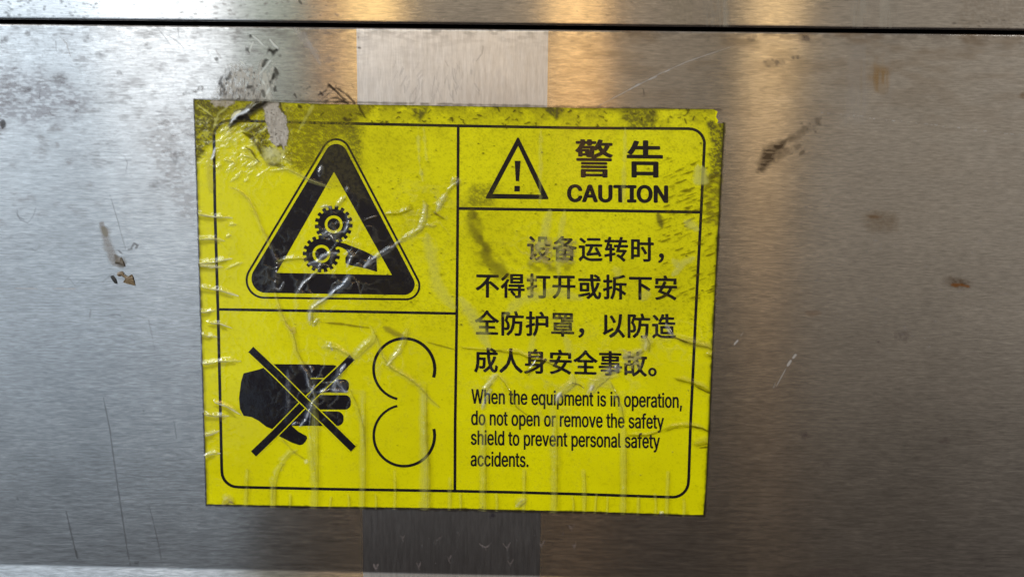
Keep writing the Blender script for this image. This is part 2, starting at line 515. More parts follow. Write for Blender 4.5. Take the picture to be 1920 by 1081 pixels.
def metal_dirt(p, upper=False):
    X, Y = p.X, p.Y
    allv = np.arange(X.size)
    G = srgb(120, 112, 108)
    DK = srgb(48, 42, 40)
    LT = srgb(165, 162, 160)
    BR = srgb(96, 70, 40)
    if upper:
        # fine spots at the left, wiped vertical smears at the right
        p.specks(60, (0, 0, 190, 34), 2.6, DK, 0.55, 41, 1.6)
        p.specks(46, (330, 2, 640, 36), 2.4, G, 0.6, 42, 2.0)
        p.specks(20, (140, 0, 330, 38), 1.6, DK, 0.5, 43, 1.6)
        for x0, x1, a in ((1318, 1336, .2), (1342, 1362, .3), (1352, 1358, .25), (1596, 1626, .34), (1648, 1666, .36), (1668, 1700, .14)):
            idx, m = p.inside([(x0, -40), (x1, -40), (x1 + 4, 52), (x0 + 2, 52)], 4, 5, int(x0), 14)
            g = noise(X[idx], Y[idx], 3, 60, int(x0) + 2, 2)
            p.over(idx, m * a * sstep(0.25, 0.6, g) * 1.0, srgb(150, 146, 136))
        p.blob([(1800, -20), (1950, -20), (1950, 52), (1790, 50)], srgb(112, 96, 78), 0.16, 10, 14, 5, 0.7)
        p.blob([(1240, -20), (1300, -20), (1300, 45), (1250, 45)], srgb(120, 112, 92), 0.16, 8, 10, 6, 0.6)
        p.specks(24, (900, 2, 1300, 40), 1.5, DK, 0.4, 44, 2.5)
        p.specks(30, (1780, 36, 1925, 54), 1.6, DK, 0.5, 45, 3.0)
        p.stroke([(560, 1), (566, 8)], 2, DK, .7)
        return
    # --- general tarnish: clouds of grey film on the upper left, brownish haze at the right
    c = noise(X, Y, 130, 90, 3, 4)
    fine = sstep(0.32, 0.66, noise(X, Y, 14, 2.6, 97, 3))
    m = sstep(0.36, 0.78, c) * (1 - sstep(250, 520, Y + 0.35 * X)) * 0.22 * (.35 + .9 * fine)
    p.over(allv, m, srgb(118, 112, 116))
    c = noise(X, Y, 26, 16, 4, 3)
    m = sstep(0.50, 0.80, c) * (1 - sstep(300, 560, Y + 0.2 * X)) * (X < 640) * 0.34 * (.2 + 1.1 * fine)
    p.over(allv, m, srgb(112, 106, 106))
    m = sstep(0.62, 0.70, noise(X, Y, 5, 3, 8, 2)) * (1 - sstep(150, 420, Y + 0.2 * np.abs(X - 200))) * (X < 640) * 0.17
    p.over(allv, m, srgb(90, 84, 84))
    # dirt collected under the seam
    m = sstep(0.40, 0.62, noise(X, Y, 16, 7, 9, 3)) * np.exp(-np.clip(Y - (44 + X * 0.0115), 0, 400) / 16.0) * 0.5
    p.over(allv, m, srgb(84, 74, 66))
    m = sstep(0.45, 0.7, noise(X, Y, 70, 26, 10, 3)) * sstep(1035, 1150, X) * np.exp(-np.clip(Y - 60, 0, 400) / 110.0) * 0.45
    p.over(allv, m, srgb(104, 82, 56))
    # grime near the left edge of the sticker
    p.blob([(270, 230), (362, 195), (362, 420), (290, 360)], srgb(128, 120, 118), 0.26, 30, 30, 12, 0.8, 30, (9, 4))
    p.blob([(-20, 130), (90, 130), (170, 190), (110, 230), (-20, 240)], srgb(104, 96, 104), 0.34, 30, 25, 13, 0.6, 30, (9, 4))
    for k, (cx, cy, rx, ry, a) in enumerate(((8, 76, 11, 9, .4), (52, 62, 6, 6, .4), (163, 73, 12, 9, .3), (188, 103, 11, 8, .35),
                                             (277, 87, 10, 9, .35), (224, 139, 8, 6, .35), (405, 111, 5, 4, .4), (112, 148, 20, 14, .35),
                                             (50, 170, 14, 9, .3), (330, 297, 9, 14, .35), (320, 260, 8, 6, .3), (290, 345, 12, 8, .3),
                                             (1495, 108, 14, 5, .45), (1450, 118, 24, 9, .45), (1510, 73, 12, 7, .5), (1408, 75, 10, 6, .35),
                                             (1690, 628, 16, 14, .30), (1646, 640, 6, 3, .5), (1508, 815, 11, 8, .5), (1772, 826, 12, 10, .4),
                                             (1550, 868, 10, 12, .22), (1560, 1070, 60, 9, .35))):
        p.ell(cx, cy, rx, ry, 0, srgb(70, 60, 58), a, .45, 60 + k, 0.4)
    p.stroke([(0, 228), (6, 232), (4, 240)], 4, DK, .8, .4, 3, 3)
    # smear left of the sticker's top edge
    for k, (cx, cy, rx, ry) in enumerate(((347, 176, 9, 7), (362, 172, 12, 5), (377, 166, 9, 6))):
        p.ell(cx, cy, rx, ry, -10, srgb(95, 92, 90), .5, .5, 90 + k, .5)
    # --- fine dark hair scratches at the left
    for pts, w, a in (([(193, 740), (206, 805), (219, 900), (229, 965), (237, 1020), (245, 1062)], 1.1, .75),
                      ([(124, 958), (134, 1000), (141, 1030), (145, 1046)], 1.3, .75), ([(142, 1030), (146, 1046)], 2, .6),
                      ([(279, 945), (288, 980), (298, 1022), (304, 1058)], 1.0, .55), ([(326, 788), (331, 822)], 1.0, .4),
                      ([(205, 362), (218, 405), (228, 440), (236, 470)], 0.9, .5), ([(105, 77), (105, 97)], 1.1, .6),
                      ([(75, 168), (75, 190)], 1.1, .6), ([(293, 49), (306, 66), (320, 85)], 1.0, .6),
                      ([(312, 65), (330, 76), (346, 91)], 1.1, .6), ([(333, 48), (336, 72)], 1.2, .5),
                      ([(222, 288), (233, 292), (239, 306), (236, 322)], 1.1, .5), ([(28, 395), (38, 412), (52, 418), (62, 405), (68, 387)], 1.0, .55),
                      ([(32, 392), (34, 406), (46, 412)], .9, .5), ([(120, 530), (128, 520), (140, 535), (152, 524)], .9, .4),
                      ([(190, 530), (205, 518), (210, 512)], 1.0, .5), ([(170, 580), (168, 594)], 1, .4), ([(278, 595), (290, 655)], .9, .35),
                      ([(208, 590), (218, 589), (228, 592)], 1.0, .5), ([(58, 465), (66, 470), (75, 462)], .9, .4), ([(32, 932), (34, 937)], 1.4, .6),
                      ([(252, 1055), (258, 1055), (260, 1051)], 1.6, .8), ([(268, 772), (270, 768)], 1.3, .7), ([(893, 115), (904, 100), (906, 85)], 0.9, .6)):
        p.stroke(pts, w * .75, srgb(50, 48, 50), a * .62, .5, .4, 5, True, .12)
    for pts, w, a in (([(112, 68), (125, 82), (132, 106)], 1.0, .5), ([(28, 540), (70, 541)], 1.0, .6), ([(100, 541), (155, 541)], .9, .5),
                      ([(552, 52), (565, 70), (590, 98), (600, 120)], 5, .28), ([(570, 60), (584, 92)], 2.5, .3),
                      ([(405, 95), (415, 110)], 1.4, .5)):
        p.stroke(pts, w, LT, a, .7, 1.0, 6, True)
    # --- bright scratches at the right
    for pts, w, a in (([(1120, 200), (1180, 168), (1240, 137), (1290, 115), (1370, 88)], 1.1, .45), ([(1178, 169), (1200, 157)], 1.5, .7),
                      ([(1216, 150), (1232, 143)], 1.4, .6), ([(1246, 135), (1256, 131)], 1.5, .7),
                      ([(1376, 646), (1384, 637)], 1.6, .85), ([(1388, 630), (1394, 622)], 1.0, .4),
                      ([(1476, 686), (1484, 674)], 1.7, .85), ([(1486, 672), (1493, 663)], 1.7, .8), ([(1455, 725), (1474, 690)], 1.1, .45),
                      ([(1450, 728), (1454, 716)], 1.1, .4)):
        p.stroke(pts, w, LT, a, .5, .4, 7, True)
    rng = np.random.RandomState(5)
    x = 1540.0
    while x < 1925:
        l = rng.uniform(2, 9)
        y = 211 + (x - 1545) * 0.114 + rng.uniform(-1, 1)
        p.stroke([(x, y), (x + l, y + l * .1)], rng.uniform(.7, 1.1), LT, rng.uniform(.15, .7), .5)
        x += l + rng.uniform(2, 13)
    p.specks(110, (1480, 330, 1925, 640), 1.5, srgb(150, 147, 147), 0.38, 21, 1.5)
    p.specks(60, (1640, 440, 1925, 660), 1.9, srgb(140, 136, 140), 0.28, 22, 2.2)
    p.specks(60, (1340, 640, 1925, 1070), 1.3, srgb(120, 112, 110), 0.3, 23, 2.0)
    p.specks(40, (1340, 60, 1925, 400), 1.3, srgb(140, 130, 120), 0.35, 24, 1.5)
    # dried drip marks below the sticker
    for x0, y0, sx in ((815, 1010, 14), (910, 1022, 12), (950, 1022, 7), (957, 1052, 6), (1015, 1018, 6), (1052, 1003, 5), (1072, 988, 5), (1076, 1021, 4), (860, 995, 5),
                       (755, 1005, 5), (705, 1061, 5), (842, 1045, 4), (785, 1058, 4)):
        q = rng.uniform(.4, 1)
        p.stroke([(x0 - sx, y0 - 4), (x0 - sx * .3, y0 + 4 * q), (x0 + sx * .2, y0 + 3), (x0 + sx, y0 - 6)], 1.0, srgb(140, 130, 130), rng.uniform(.1, .42), .7, 2.2, int(x0), True, .38)
        p.stroke([(x0 - 1, y0 + 4), (x0 + 2, y0 + 10)], .9, srgb(140, 130, 130), rng.uniform(0, .3))
    p.ell(924, 966, 7, 5, 0, srgb(45, 42, 48), .8, .5, 77)
    p.specks(70, (690, 960, 1010, 1075), 1.2, srgb(130, 124, 130), .5, 25)
    # --- dark rub marks right of the sticker
    DK2 = srgb(62, 50, 38)
    p.blob([(1421, 322), (1424, 296), (1440, 274), (1470, 262), (1484, 258), (1470, 280), (1455, 292), (1440, 310)], DK2, .72, 8, 9, 31, .25, 16, (18, 3))
    p.stroke([(1475, 268), (1500, 248), (1530, 230), (1540, 222)], 7, DK2, .45, .8, 5, 32, True, .42)
    p.stroke([(1428, 318), (1450, 300), (1480, 282), (1505, 270)], 6, DK2, .45, .8, 4, 33, True, .4)
    p.stroke([(1500, 290), (1508, 282)], 3, DK2, .55, .6, 2, 34)
    p.stroke([(1450, 285), (1475, 262)], 4, DK2, .6, .6, 3, 35)
    p.specks(14, (1500, 224, 1540, 262), 2.0, DK2, .7, 36)
    # brown rust-like stains
    p.ell(1650, 415, 48, 24, 0, srgb(92, 74, 52), .38, .5, 37, .2)
    p.ell(1640, 406, 22, 4, 8, srgb(90, 60, 28), .5, .6, 38)
    p.ell(1790, 528, 32, 14, 10, srgb(70, 52, 34), .6, .5, 39, .3)
    p.stroke([(1785, 534), (1800, 533), (1818, 538)], 3, srgb(108, 68, 30), .8, .5, 2, 40)
    p.ell(1524, 587, 16, 6, 0, srgb(96, 66, 44), .3, .5, 41)
    p.ell(1925, 180, 26, 8, 0, srgb(96, 70, 40), .5, .5, 42)
    # vertical wiped smears below the seam at the right
    idx, m = p.inside([(1598, 84), (1626, 80), (1632, 130), (1622, 230), (1582, 236), (1592, 140)], 8, 6, 43, 20)
    p.over(idx, m * .30 * sstep(.2, .6, noise(X[idx], Y[idx], 5, 90, 44, 2)) * .85, srgb(140, 135, 130))
    idx, m = p.inside([(1650, 92), (1666, 95), (1676, 160), (1668, 200), (1662, 160)], 6, 5, 45, 16)
    p.over(idx, m * .15, srgb(140, 135, 130))
    p.ell(1650, 146, 24, 40, 12, srgb(124, 92, 40), .42, .5, 46, .4, (5, 30))
    # --- residue and torn tape above the sticker's upper left corner
    RS = srgb(172, 168, 160)
    p.blob([(404, 205), (412, 165), (424, 148), (430, 130), (455, 125), (478, 128), (494, 120), (500, 150), (498, 186), (505, 200)], RS, .56, 10, 16, 50, .7, 12, (2.4, 10))
    p.blob([(404, 196), (410, 172), (470, 168), (502, 160), (506, 198)], srgb(150, 146, 140), .5, 8, 14, 350, .8, 10, (2.2, 7))
    p.blob([(492, 200), (490, 165), (498, 135), (514, 122), (518, 150), (512, 170), (522, 200)], srgb(178, 178, 170), .72, 5, 11, 51, .5, 9, (3, 7))
    p.specks(46, (406, 130, 500, 190), 1.9, DK, .75, 52, 1.4, 90)
    for pts, w, a in (([(417, 165), (413, 152), (418, 142)], 4, .75), ([(425, 150), (427, 138), (430, 128)], 4.5, .85), ([(412, 176), (420, 168)], 3, .6),
                      ([(500, 100), (506, 94), (512, 98), (518, 93)], 4, .9), ([(503, 96), (500, 104)], 3, .8), ([(518, 92), (522, 100)], 2.5, .9),
                      ([(492, 124), (498, 115), (504, 112)], 4, .8), ([(515, 125), (519, 136), (512, 148), (510, 160)], 3.5, .85),
                      ([(506, 165), (508, 152), (513, 140)], 2.4, .8), ([(468, 66), (472, 68)], 3, .85), ([(462, 90), (466, 94)], 3.2, .7),
                      ([(404, 110), (408, 112)], 3, .5), ([(493, 168), (496, 182)], 2, .7), ([(466, 165), (470, 163)], 3.2, .8), ([(514, 160), (519, 172)], 2.2, .8)):
        p.stroke(pts, w * .85, srgb(42, 41, 37), a, .75, 4.2, 53, True, .34)
        p.stroke([(x + 3, y + 5) for x, y in pts], w * .5, srgb(70, 67, 62), a * .6, .8, 4.0, 57, True, .42)
    for pts in ([(472, 66), (485, 76), (494, 86)], [(475, 78), (468, 94), (470, 100)], [(449, 114), (458, 120)], [(486, 140), (496, 128), (508, 112)],
                [(504, 72), (514, 84), (522, 92)], [(488, 146), (496, 158)], [(500, 176), (506, 164)], [(430, 122), (436, 120)]):
        p.stroke(pts, 1.7, srgb(206, 212, 208), .75, .6, .8, 54)
    rr = np.random.RandomState(9)
    for k in range(30):
        x0, y0 = rr.uniform(410, 500), rr.uniform(132, 180)
        p.stroke([(x0, y0), (x0 - rr.uniform(0, 5), y0 + rr.uniform(6, 20))], .9, srgb(80, 76, 74), rr.uniform(.3, .7), .5)
    # black scribble above the top edge, left of the vertical grain
    for pts, w in (([(597, 178), (612, 170), (617, 160), (626, 168), (636, 178), (648, 190), (664, 196)], 2.0), ([(604, 186), (616, 176), (630, 165), (645, 172)], 1.6),
                   ([(610, 190), (622, 184), (634, 184), (652, 194)], 2.2), ([(618, 160), (630, 170), (644, 184), (656, 192)], 1.8),
                   ([(600, 172), (606, 180)], 2.2), ([(640, 172), (650, 177), (662, 190), (668, 200)], 2.0), ([(624, 192), (640, 190), (660, 197)], 2.2),
                   ([(548, 182), (552, 176), (556, 184)], 1.4), ([(572, 168), (582, 162)], 1.3), ([(560, 190), (566, 184)], 1.3)):
        p.stroke(pts, w * .8, srgb(46, 38, 34), .8, .6, 1.8, 55, True, .22)
    p.specks(30, (545, 150, 665, 194), 1.5, srgb(60, 50, 46), .6, 56, 1.6)
    p.ell(674, 90, 5, 3, 20, srgb(60, 48, 40), .7, .4, 57)
    p.ell(672, 70, 2, 3, 0, srgb(90, 60, 40), .6, .4, 58)
    # right side of the vertical grain: patchy orange-brown tint
    p.blob([(1030, 66), (1110, 62), (1130, 190), (1034, 205)], srgb(120, 84, 50), .14, 14, 20, 59, .8, 30, (22, 6))
    p.stroke([(1206, 166), (1208, 178)], 1, srgb(60, 48, 40), .6)
    # grey streak leading to the tape scrap at the left
    p.stroke([(190, 420), (196, 436), (202, 456), (212, 480), (222, 496)], 8, srgb(118, 108, 96), .55, .7, 5, 70, True)
    p.stroke([(192, 424), (199, 440)], 5, srgb(110, 100, 66), .5, .6, 3, 71)
    p.stroke([(216, 478), (226, 488), (232, 500)], 6, srgb(98, 90, 78), .75, .6, 4, 72)
    for pts in ([(245, 465), (252, 456), (258, 460), (254, 466)], [(222, 470), (230, 476)], [(240, 468), (248, 466)]):
        p.stroke(pts, 1.1, srgb(70, 64, 60), .65, .5, 1, 73)
    # scuffs in the vertical grain field
    for k in range(60):
        x0, y0 = rr.uniform(740, 900), rr.uniform(110, 180)
        dx = rr.uniform(-6, 10) if x0 > 800 else rr.uniform(-14, 2)
        p.stroke([(x0, y0), (x0 + dx, y0 + rr.uniform(8, 26))], .8, LT, rr.uniform(.15, .5), .5)
    # grime halo hugging the sticker edge
    for a, b in (((365, 186), (388, 945)), ((388, 946), (1318, 966)), ((1320, 966), (1357, 231)), ((364, 186), (1356, 206))):
        n = 14
        pts = [(a[0] + (b[0] - a[0]) * k / n, a[1] + (b[1] - a[1]) * k / n) for k in range(n + 1)]
        p.stroke(pts, 1.6, srgb(40, 34, 30), .6, .7, 1.8, 80, False, .30)


def make_sheet(name, x0, x1, z0, z1, mat, parent, upper=False, bend=True):
    dx0, dx1 = -0.262, 0.262
    xs = axis(x0, x1, dx0, dx1)
    zs = axis(z0, z1, -0.155, 0.155)[::-1]
    X, Z = np.meshgrid(xs, zs)
    px, py = proj(X, Z)
    p = Paint(px, py)
    metal_dirt(p, upper)
    V = np.stack([X, np.zeros_like(X), Z], -1).reshape(-1, 3)
    # the sheet is not dead flat: sub-millimetre waviness
    xx, zz = V[:, 0], V[:, 2].copy()
    V[:, 1] += (noise(xx + 5, zz + 5, 0.09, 0.12, 31, 2) - 0.5) * 0.00015
    if upper:
        t = np.clip(zz - z0, 0, 0.0012) / 0.0012
        V[:, 1] += 0.0006 * (1 - np.sqrt(np.clip(1 - (1 - t) ** 2, 0, 1)))
    else:
        t = np.clip(z1 - zz, 0, 0.0010) / 0.0010
        V[:, 1] += 0.0006 * (1 - np.sqrt(np.clip(1 - (1 - t) ** 2, 0, 1)))
        if bend:                                  # folded lip along the bottom, toward the viewer
            r, amax = 0.004, math.radians(13)
            s = np.clip(Z_BEND + BEND_SLOPE * xx - zz, 0, None)
            th = np.clip(s / r, 0, amax)
            rest = np.clip(s - r * amax, 0, None)
            V[:, 1] -= r * (1 - np.cos(th)) + rest * math.sin(amax)
            V[:, 2] += s - (r * np.sin(th) + rest * math.cos(amax))
    uv = np.stack([X.ravel() + 1, Z.ravel() + 1], -1)
    me = grid_mesh(name, V, len(xs), len(zs), uv=uv)
    # make normals face the camera (-Y)
    paint_attr(me, p)
    me.flip_normals()
    o = link(name, me, mat, parent)
    return o


def box(name, x0, x1, y0, y1, z0, z1, mat, parent=None):
    v = [(x, y, z) for x in (x0, x1) for y in (y0, y1) for z in (z0, z1)]
    f = [(0, 1, 3, 2), (4, 6, 7, 5), (0, 4, 5, 1), (2, 3, 7, 6), (0, 2, 6, 4), (1, 5, 7, 3)]
    me = bpy.data.meshes.new(name)
    me.from_pydata(v, [], f)
    me.update()
    return link(name, me, mat, parent)


XL, XR = -0.40, 0.40
up = empty('upper_panel', (0, 0, 0), 'narrow brushed steel panel above the dark seam, bright at its left end', 'metal panel')
make_sheet('front_sheet', XL, XR, Z_SEAM_TOP, Z_SEAM_TOP + 0.10, M_METAL, up, upper=True)
box('sheet_edge', XL, XR, 0.0008, 0.010, Z_SEAM_TOP + 0.0004, Z_SEAM_TOP + 0.0015, M_DARK, up)

lo = empty('lower_panel', (0, 0, 0), 'large stained brushed steel panel below the dark seam, carrying the yellow sticker', 'metal panel')
ZB = Z_BEND - 0.045
make_sheet('left_sheet', XL, XB0, ZB, Z_SEAM_BOT, M_METAL, lo)
s = make_sheet('vertical_grain_strip', XB0, XB1, ZB, Z_SEAM_BOT, M_METAL_V, lo)
s['label'] = 'pale strip of steel brushed vertically behind the sticker'
make_sheet('right_sheet', XB1, XR, ZB, Z_SEAM_BOT, M_METAL, lo)
box('sheet_edge', XL, XR, 0.0008, 0.010, Z_SEAM_BOT - 0.0015, Z_SEAM_BOT - 0.0004, M_DARK, lo)

bk = box('cabinet_frame', XL, XR, 0.012, 0.020, Z_SEAM_BOT - 0.05, Z_SEAM_TOP + 0.05, M_DARK)
tag(bk, 'black recess showing through the seam between the two steel panels', 'cabinet frame')

# ------------------------------------------------------------------ the sticker
MM = 0.001
ST = empty('warning_sticker', (float(P(855, 575)[0]), 0, float(P(855, 575)[1])),
           'worn yellow safety sticker with black symbols and Chinese and English text under wrinkled clear film', 'sticker')
ST_OFF = np.array([ST.location.x, 0, ST.location.z])


def lift(pts, h):
    """photo pixels -> local points h metres in front of the panel"""
    pts = np.asarray(pts, float)
    x, z = P(pts[:, 0], pts[:, 1])
    return np.stack([x, np.full(len(x), -h), z], -1) - ST_OFF


def mesh_px(name, pts, faces, h, mat, parent):
    me = bpy.data.meshes.new(name)
    me.from_pydata([tuple(v) for v in lift(pts, h)], [], faces)
    me.update()
    # face the viewer
    if me.polygons and sum(p.normal.y * p.area for p in me.polygons) > 0:
        me.flip_normals()
    return link(name, me, mat, parent)


def fill(loops):
    """flat polygon with holes -> points, triangles"""
    pts = [p for l in loops for p in l]
    tris = tessellate_polygon([[Vector((p[0], p[1], 0)) for p in l] for l in loops])
    return pts, [tuple(t) for t in tris]


def join(parts):
    P0, F0 = [], []
    for pts, f in parts:
        n = len(P0)
        P0 += list(pts)
        F0 += [tuple(i + n for i in q) for q in f]
    return P0, F0


def strip(pts, w, closed=False):
    pts = [np.array(p, float) for p in pts]
    n = len(pts)
    L, R = [], []
    for i in range(n):
        a = pts[(i - 1) % n] if (closed or i > 0) else pts[i]
        c = pts[(i + 1) % n] if (closed or i < n - 1) else pts[i]
        d = c - a
        d = d / (np.hypot(*d) + 1e-9)
        nn = np.array([-d[1], d[0]])
        ww = w[i] if hasattr(w, '__len__') else w
        L.append(pts[i] + nn * ww / 2)
        R.append(pts[i] - nn * ww / 2)
    P0 = [tuple(p) for p in L + R]
    F = []
    for i in range(n if closed else n - 1):
        j = (i + 1) % n
        F.append((i, j, n + j, n + i))
    return P0, F


def round_poly(corners, radii, k=10):
    out = []
    n = len(corners)
    for i in range(n):
        p = np.array(corners[i], float)
        a = np.array(corners[i - 1], float) - p
        b = np.array(corners[(i + 1) % n], float) - p
        a, b = a / np.hypot(*a), b / np.hypot(*b)
        ang = math.acos(np.clip(a @ b, -1, 1)) / 2
        r = radii[i]
        if r <= 0:
            out.append(tuple(p))
            continue
        t = r / math.tan(ang)
        bis = (a + b) / np.hypot(*(a + b))
        c = p + bis * r / math.sin(ang)
        s0, s1 = p + a * t - c, p + b * t - c
        a0, a1 = math.atan2(s0[1], s0[0]), math.atan2(s1[1], s1[0])
        da = (a1 - a0 + math.pi) % (2 * math.pi) - math.pi
        for q in range(k + 1):
            th = a0 + da * q / k
            out.append((c[0] + r * math.cos(th), c[1] + r * math.sin(th)))
    return out


def dens(pts, step=12):
    out = []
    for a, b in zip(pts[:-1], pts[1:]):
        n = max(1, int(math.hypot(b[0] - a[0], b[1] - a[1]) / step))
        out += [(a[0] + (b[0] - a[0]) * k / n, a[1] + (b[1] - a[1]) * k / n) for k in range(n)]
    return out + [pts[-1]]


def circ(cx, cy, r, n=40, a0=0, a1=360, ry=None):
    ry = ry or r
    return [(cx + r * math.cos(math.radians(a0 + (a1 - a0) * k / n)), cy + ry * math.sin(math.radians(a0 + (a1 - a0) * k / n))) for k in range(n + (0 if a1 - a0 == 360 else 1))]


# edges of the sheet in photo pixels
LEFT = [(365, 187), (369, 300), (372, 400), (378, 600), (383, 770), (388, 944)]
TOP = [(365, 187), (480, 190.5), (600, 195.5), (860, 199), (1090, 203), (1330, 205), (1357, 206)]
RIGHT = [(1357, 206), (1356.5, 231), (1352, 310), (1347, 410), (1336.5, 610), (1329.5, 790), (1320, 965)]
BOT = [(388, 944), (600, 948.5), (860, 952), (962, 955), (1090, 957.5), (1320, 965)]
outline = dens(TOP[:-2], 30) + [(1338, 205), (1345, 209), (1342, 219), (1346, 226), (1344, 231.5), (1356.5, 231.5)] + dens(RIGHT[1:], 30)[1:-1] + [(1318, 963.5)] + dens(BOT[::-1], 30)[1:-1] + dens(LEFT[::-1], 30)[:-1]
rj = random.Random(3)
outline = [(x + rj.uniform(-.5, .5), y + rj.uniform(-.4, .4)) for x, y in outline]


def slab(name, loop, h0, h1, mat, parent):
    pts, f = fill([loop])
    n = len(loop)
    V = np.vstack([lift(loop, h1), lift(loop, h0)])
    F = [tuple(t) for t in f] + [(i, (i + 1) % n, n + (i + 1) % n, n + i) for i in range(n)]
    me = bpy.data.meshes.new(name)
    me.from_pydata([tuple(v) for v in V], [], F)
    me.update()
    return link(name, me, mat, parent)


slab('backing_sheet', outline, 0.0001, 0.00040, M_YEL, ST)
H1, H2, H3, H4, H5 = 0.00047, 0.00053, 0.00059, 0.00065, 0.00071

# --- frame and divider lines
frame = ([(425, 226.5), (470, 227), (600, 230.5), (860, 236), (1090, 240), (1288, 241.5)] and
         dens([(432, 226.5), (470, 227), (600, 230.5), (860, 236), (1090, 240), (1290, 241.3)], 40))
arc = lambda c, r, a0, a1: [(c[0] + r * math.cos(math.radians(a)), c[1] + r * math.sin(math.radians(a))) for a in np.linspace(a0, a1, 9)]
fr_pts = (frame + arc((1292, 270), 28.5, -88, -4) + dens([(1319.5, 290), (1313.5, 410), (1305, 570), (1294.5, 790), (1291, 895)], 40)
          + arc((1261, 901), 29.5, 2, 86) + dens([(1250, 930.3), (1090, 925), (962, 921.5), (860, 919.3), (620, 915.5), (448, 911.8)], 40)
          + arc((446, 882), 29.5, 92, 176) + dens([(416, 870), (414.5, 800), (409.5, 590), (403.5, 390), (402, 300), (402, 262)], 40)
          + arc((431, 256), 29.5, 182, 266))
mesh_px('border_line', *strip(fr_pts, 5.2, True), H1, M_BLK, ST)
mesh_px('divider_line', *strip(dens([(859.3, 238), (858.3, 410), (856.3, 610), (853.5, 790), (853, 918)], 30), 5.0), H1 + .00001, M_BLK, ST)
mesh_px('divider_line', *strip(dens([(412, 579.3), (640, 583), (855, 587)], 30), 5.0), H1 + .00002, M_BLK, ST)
mesh_px('divider_line', *strip(dens([(860, 390.6), (1110, 394.2), (1313, 397.5)], 30), 5.4), H1 + .00002, M_BLK, ST)

# --- crushing-gears triangle
A, L_, R_ = (632, 248), (451.7, 547.8), (791, 552.8)
band_o = round_poly([A, R_, L_], [21, 20, 27])
tri = mesh_px('gear_warning_triangle', *fill([band_o, [(626.5, 322), (735, 515), (519, 511)]]), H1, M_BLK, ST)
oo = round_poly([(632, 234), (803, 561), (438, 556.8)], [26, 25, 33], 12)
mesh_px('triangle_outline', *strip(oo, 3.8, True), H1 + .00001, M_BLK, tri)


def gear(cx, cy, ro, rr_, n, ph):
    out = []
    for k in range(n):
        a = 360.0 / n
        for f, r in ((-.30, rr_), (-.27, ro), (.0, ro + .4), (.27, ro), (.30, rr_)):
            th = math.radians(ph + a * (k + f))
            out.append((cx + r * math.cos(th), cy + r * math.sin(th)))
        th = math.radians(ph + a * (k + .5))
        out.append((cx + rr_ * math.cos(th), cy + rr_ * math.sin(th)))
    g = fill([out, circ(cx, cy, 17.0)])
    c = fill([circ(cx, cy, 11.6)])
    return join([g, c])


mesh_px('gear', *gear(626, 420.5, 35.2, 29.2, 17, 4), H1 + .00002, M_BLK, tri)
mesh_px('gear', *gear(603, 475.5, 34.6, 28.6, 17, 12), H1 + .00004, M_BLK, tri)
mesh_px('caught_hand', *fill([[(622, 452), (634.6, 453), (648, 456.5), (661, 461.4), (684, 470.5), (705.8, 481.7), (707.4, 509.2), (687.5, 503), (672, 499.5), (658, 497),
                               (648, 492.5), (648, 482.7), (653.3, 474.6), (650, 468.5), (640.7, 463.4), (630, 461), (620, 458)]]), H1 + .00006, M_BLK, tri)

# --- crossed-out hand and rollers
def cap(x0, x1, y0, y1, r):
    return round_poly([(x0, y0), (x1, y0 + .4), (x1, y1), (x0, y1)], [0, r, r, 0], 7)


palm = [(457.4, 698.8), (485, 692), (512.8, 681.6), (600, 682.2), (604, 797), (547.5, 797.3), (560, 808), (574.7, 816), (576.5, 820), (573, 827), (568, 832), (562, 833.4),
        (547.5, 828.5), (524.7, 817), (510.6, 803), (500, 799), (486, 788), (472, 780.6), (457.4, 778.4), (450.5, 765), (448.7, 745.4), (452.6, 714.3)]
hand = mesh_px('hand_symbol', *fill([palm]), H1, M_BLK, ST)
mesh_px('finger', *fill([cap(598, 634, 683, 707.4, 9)]), H1 + .00001, M_BLK, hand)
mesh_px('finger', *fill([cap(598, 654.5, 709.6, 734.6, 10)]), H1 + .00001, M_BLK, hand)
mesh_px('finger', *fill([cap(598, 658, 739.2, 766.8, 11)]), H1 + .00001, M_BLK, hand)
mesh_px('finger', *fill([cap(598, 644.5, 769.8, 797.3, 12)]), H1 + .00001, M_BLK, hand)
mesh_px('finger_gap', *join([strip([(583, 708.4), (606, 708.5)], 1.8), strip([(590, 737), (606, 737)], 3.6), strip([(596, 768), (606, 768.3)], 2.6)]), H1 + .00003, M_YEL, hand)
barB = [(476, 849.5), (515, 812), (563, 763), (610, 718), (640, 690), (660.5, 669)]
barA = [(471, 654), (520, 700), (566, 746), (612, 790), (663, 840)]
mesh_px('cross_bar_outline', *strip(barB, 17.6), H2, M_YEL, hand)
mesh_px('cross_bar', *strip(barB, 13.6), H3, M_BLK, hand)
mesh_px('cross_bar_outline', *strip(barA, 17.6), H4, M_YEL, hand)
mesh_px('cross_bar', *strip(barA, 13.6), H5, M_BLK, hand)
mesh_px('roller_arc', *strip(circ(758, 691, 57.3, 60, 103, 376), list(np.linspace(4.6, 6.0, 61))), H1, M_BLK, ST)
mesh_px('roller_arc', *strip(circ(758, 815.5, 57.0, 60, 257, -13), list(np.linspace(4.4, 5.6, 61))), H1, M_BLK, ST)

# --- small caution triangle
ct = mesh_px('caution_triangle', *fill([round_poly([(971.3, 255.5), (1029.5, 373.5), (909.5, 372)], [2, 2, 2], 3), [(971.6, 273.4), (1014.6, 364.6), (923.8, 363.3)]]), H1, M_BLK, ST)
mesh_px('exclamation_mark', *join([fill([[(965, 301.5), (976, 301.5), (973.4, 339.5), (967.2, 339.5)]]), fill([[(964.6, 348.3), (974.8, 348.5), (974.5, 359), (964.4, 358.8)]])]), H1, M_BLK, ct)


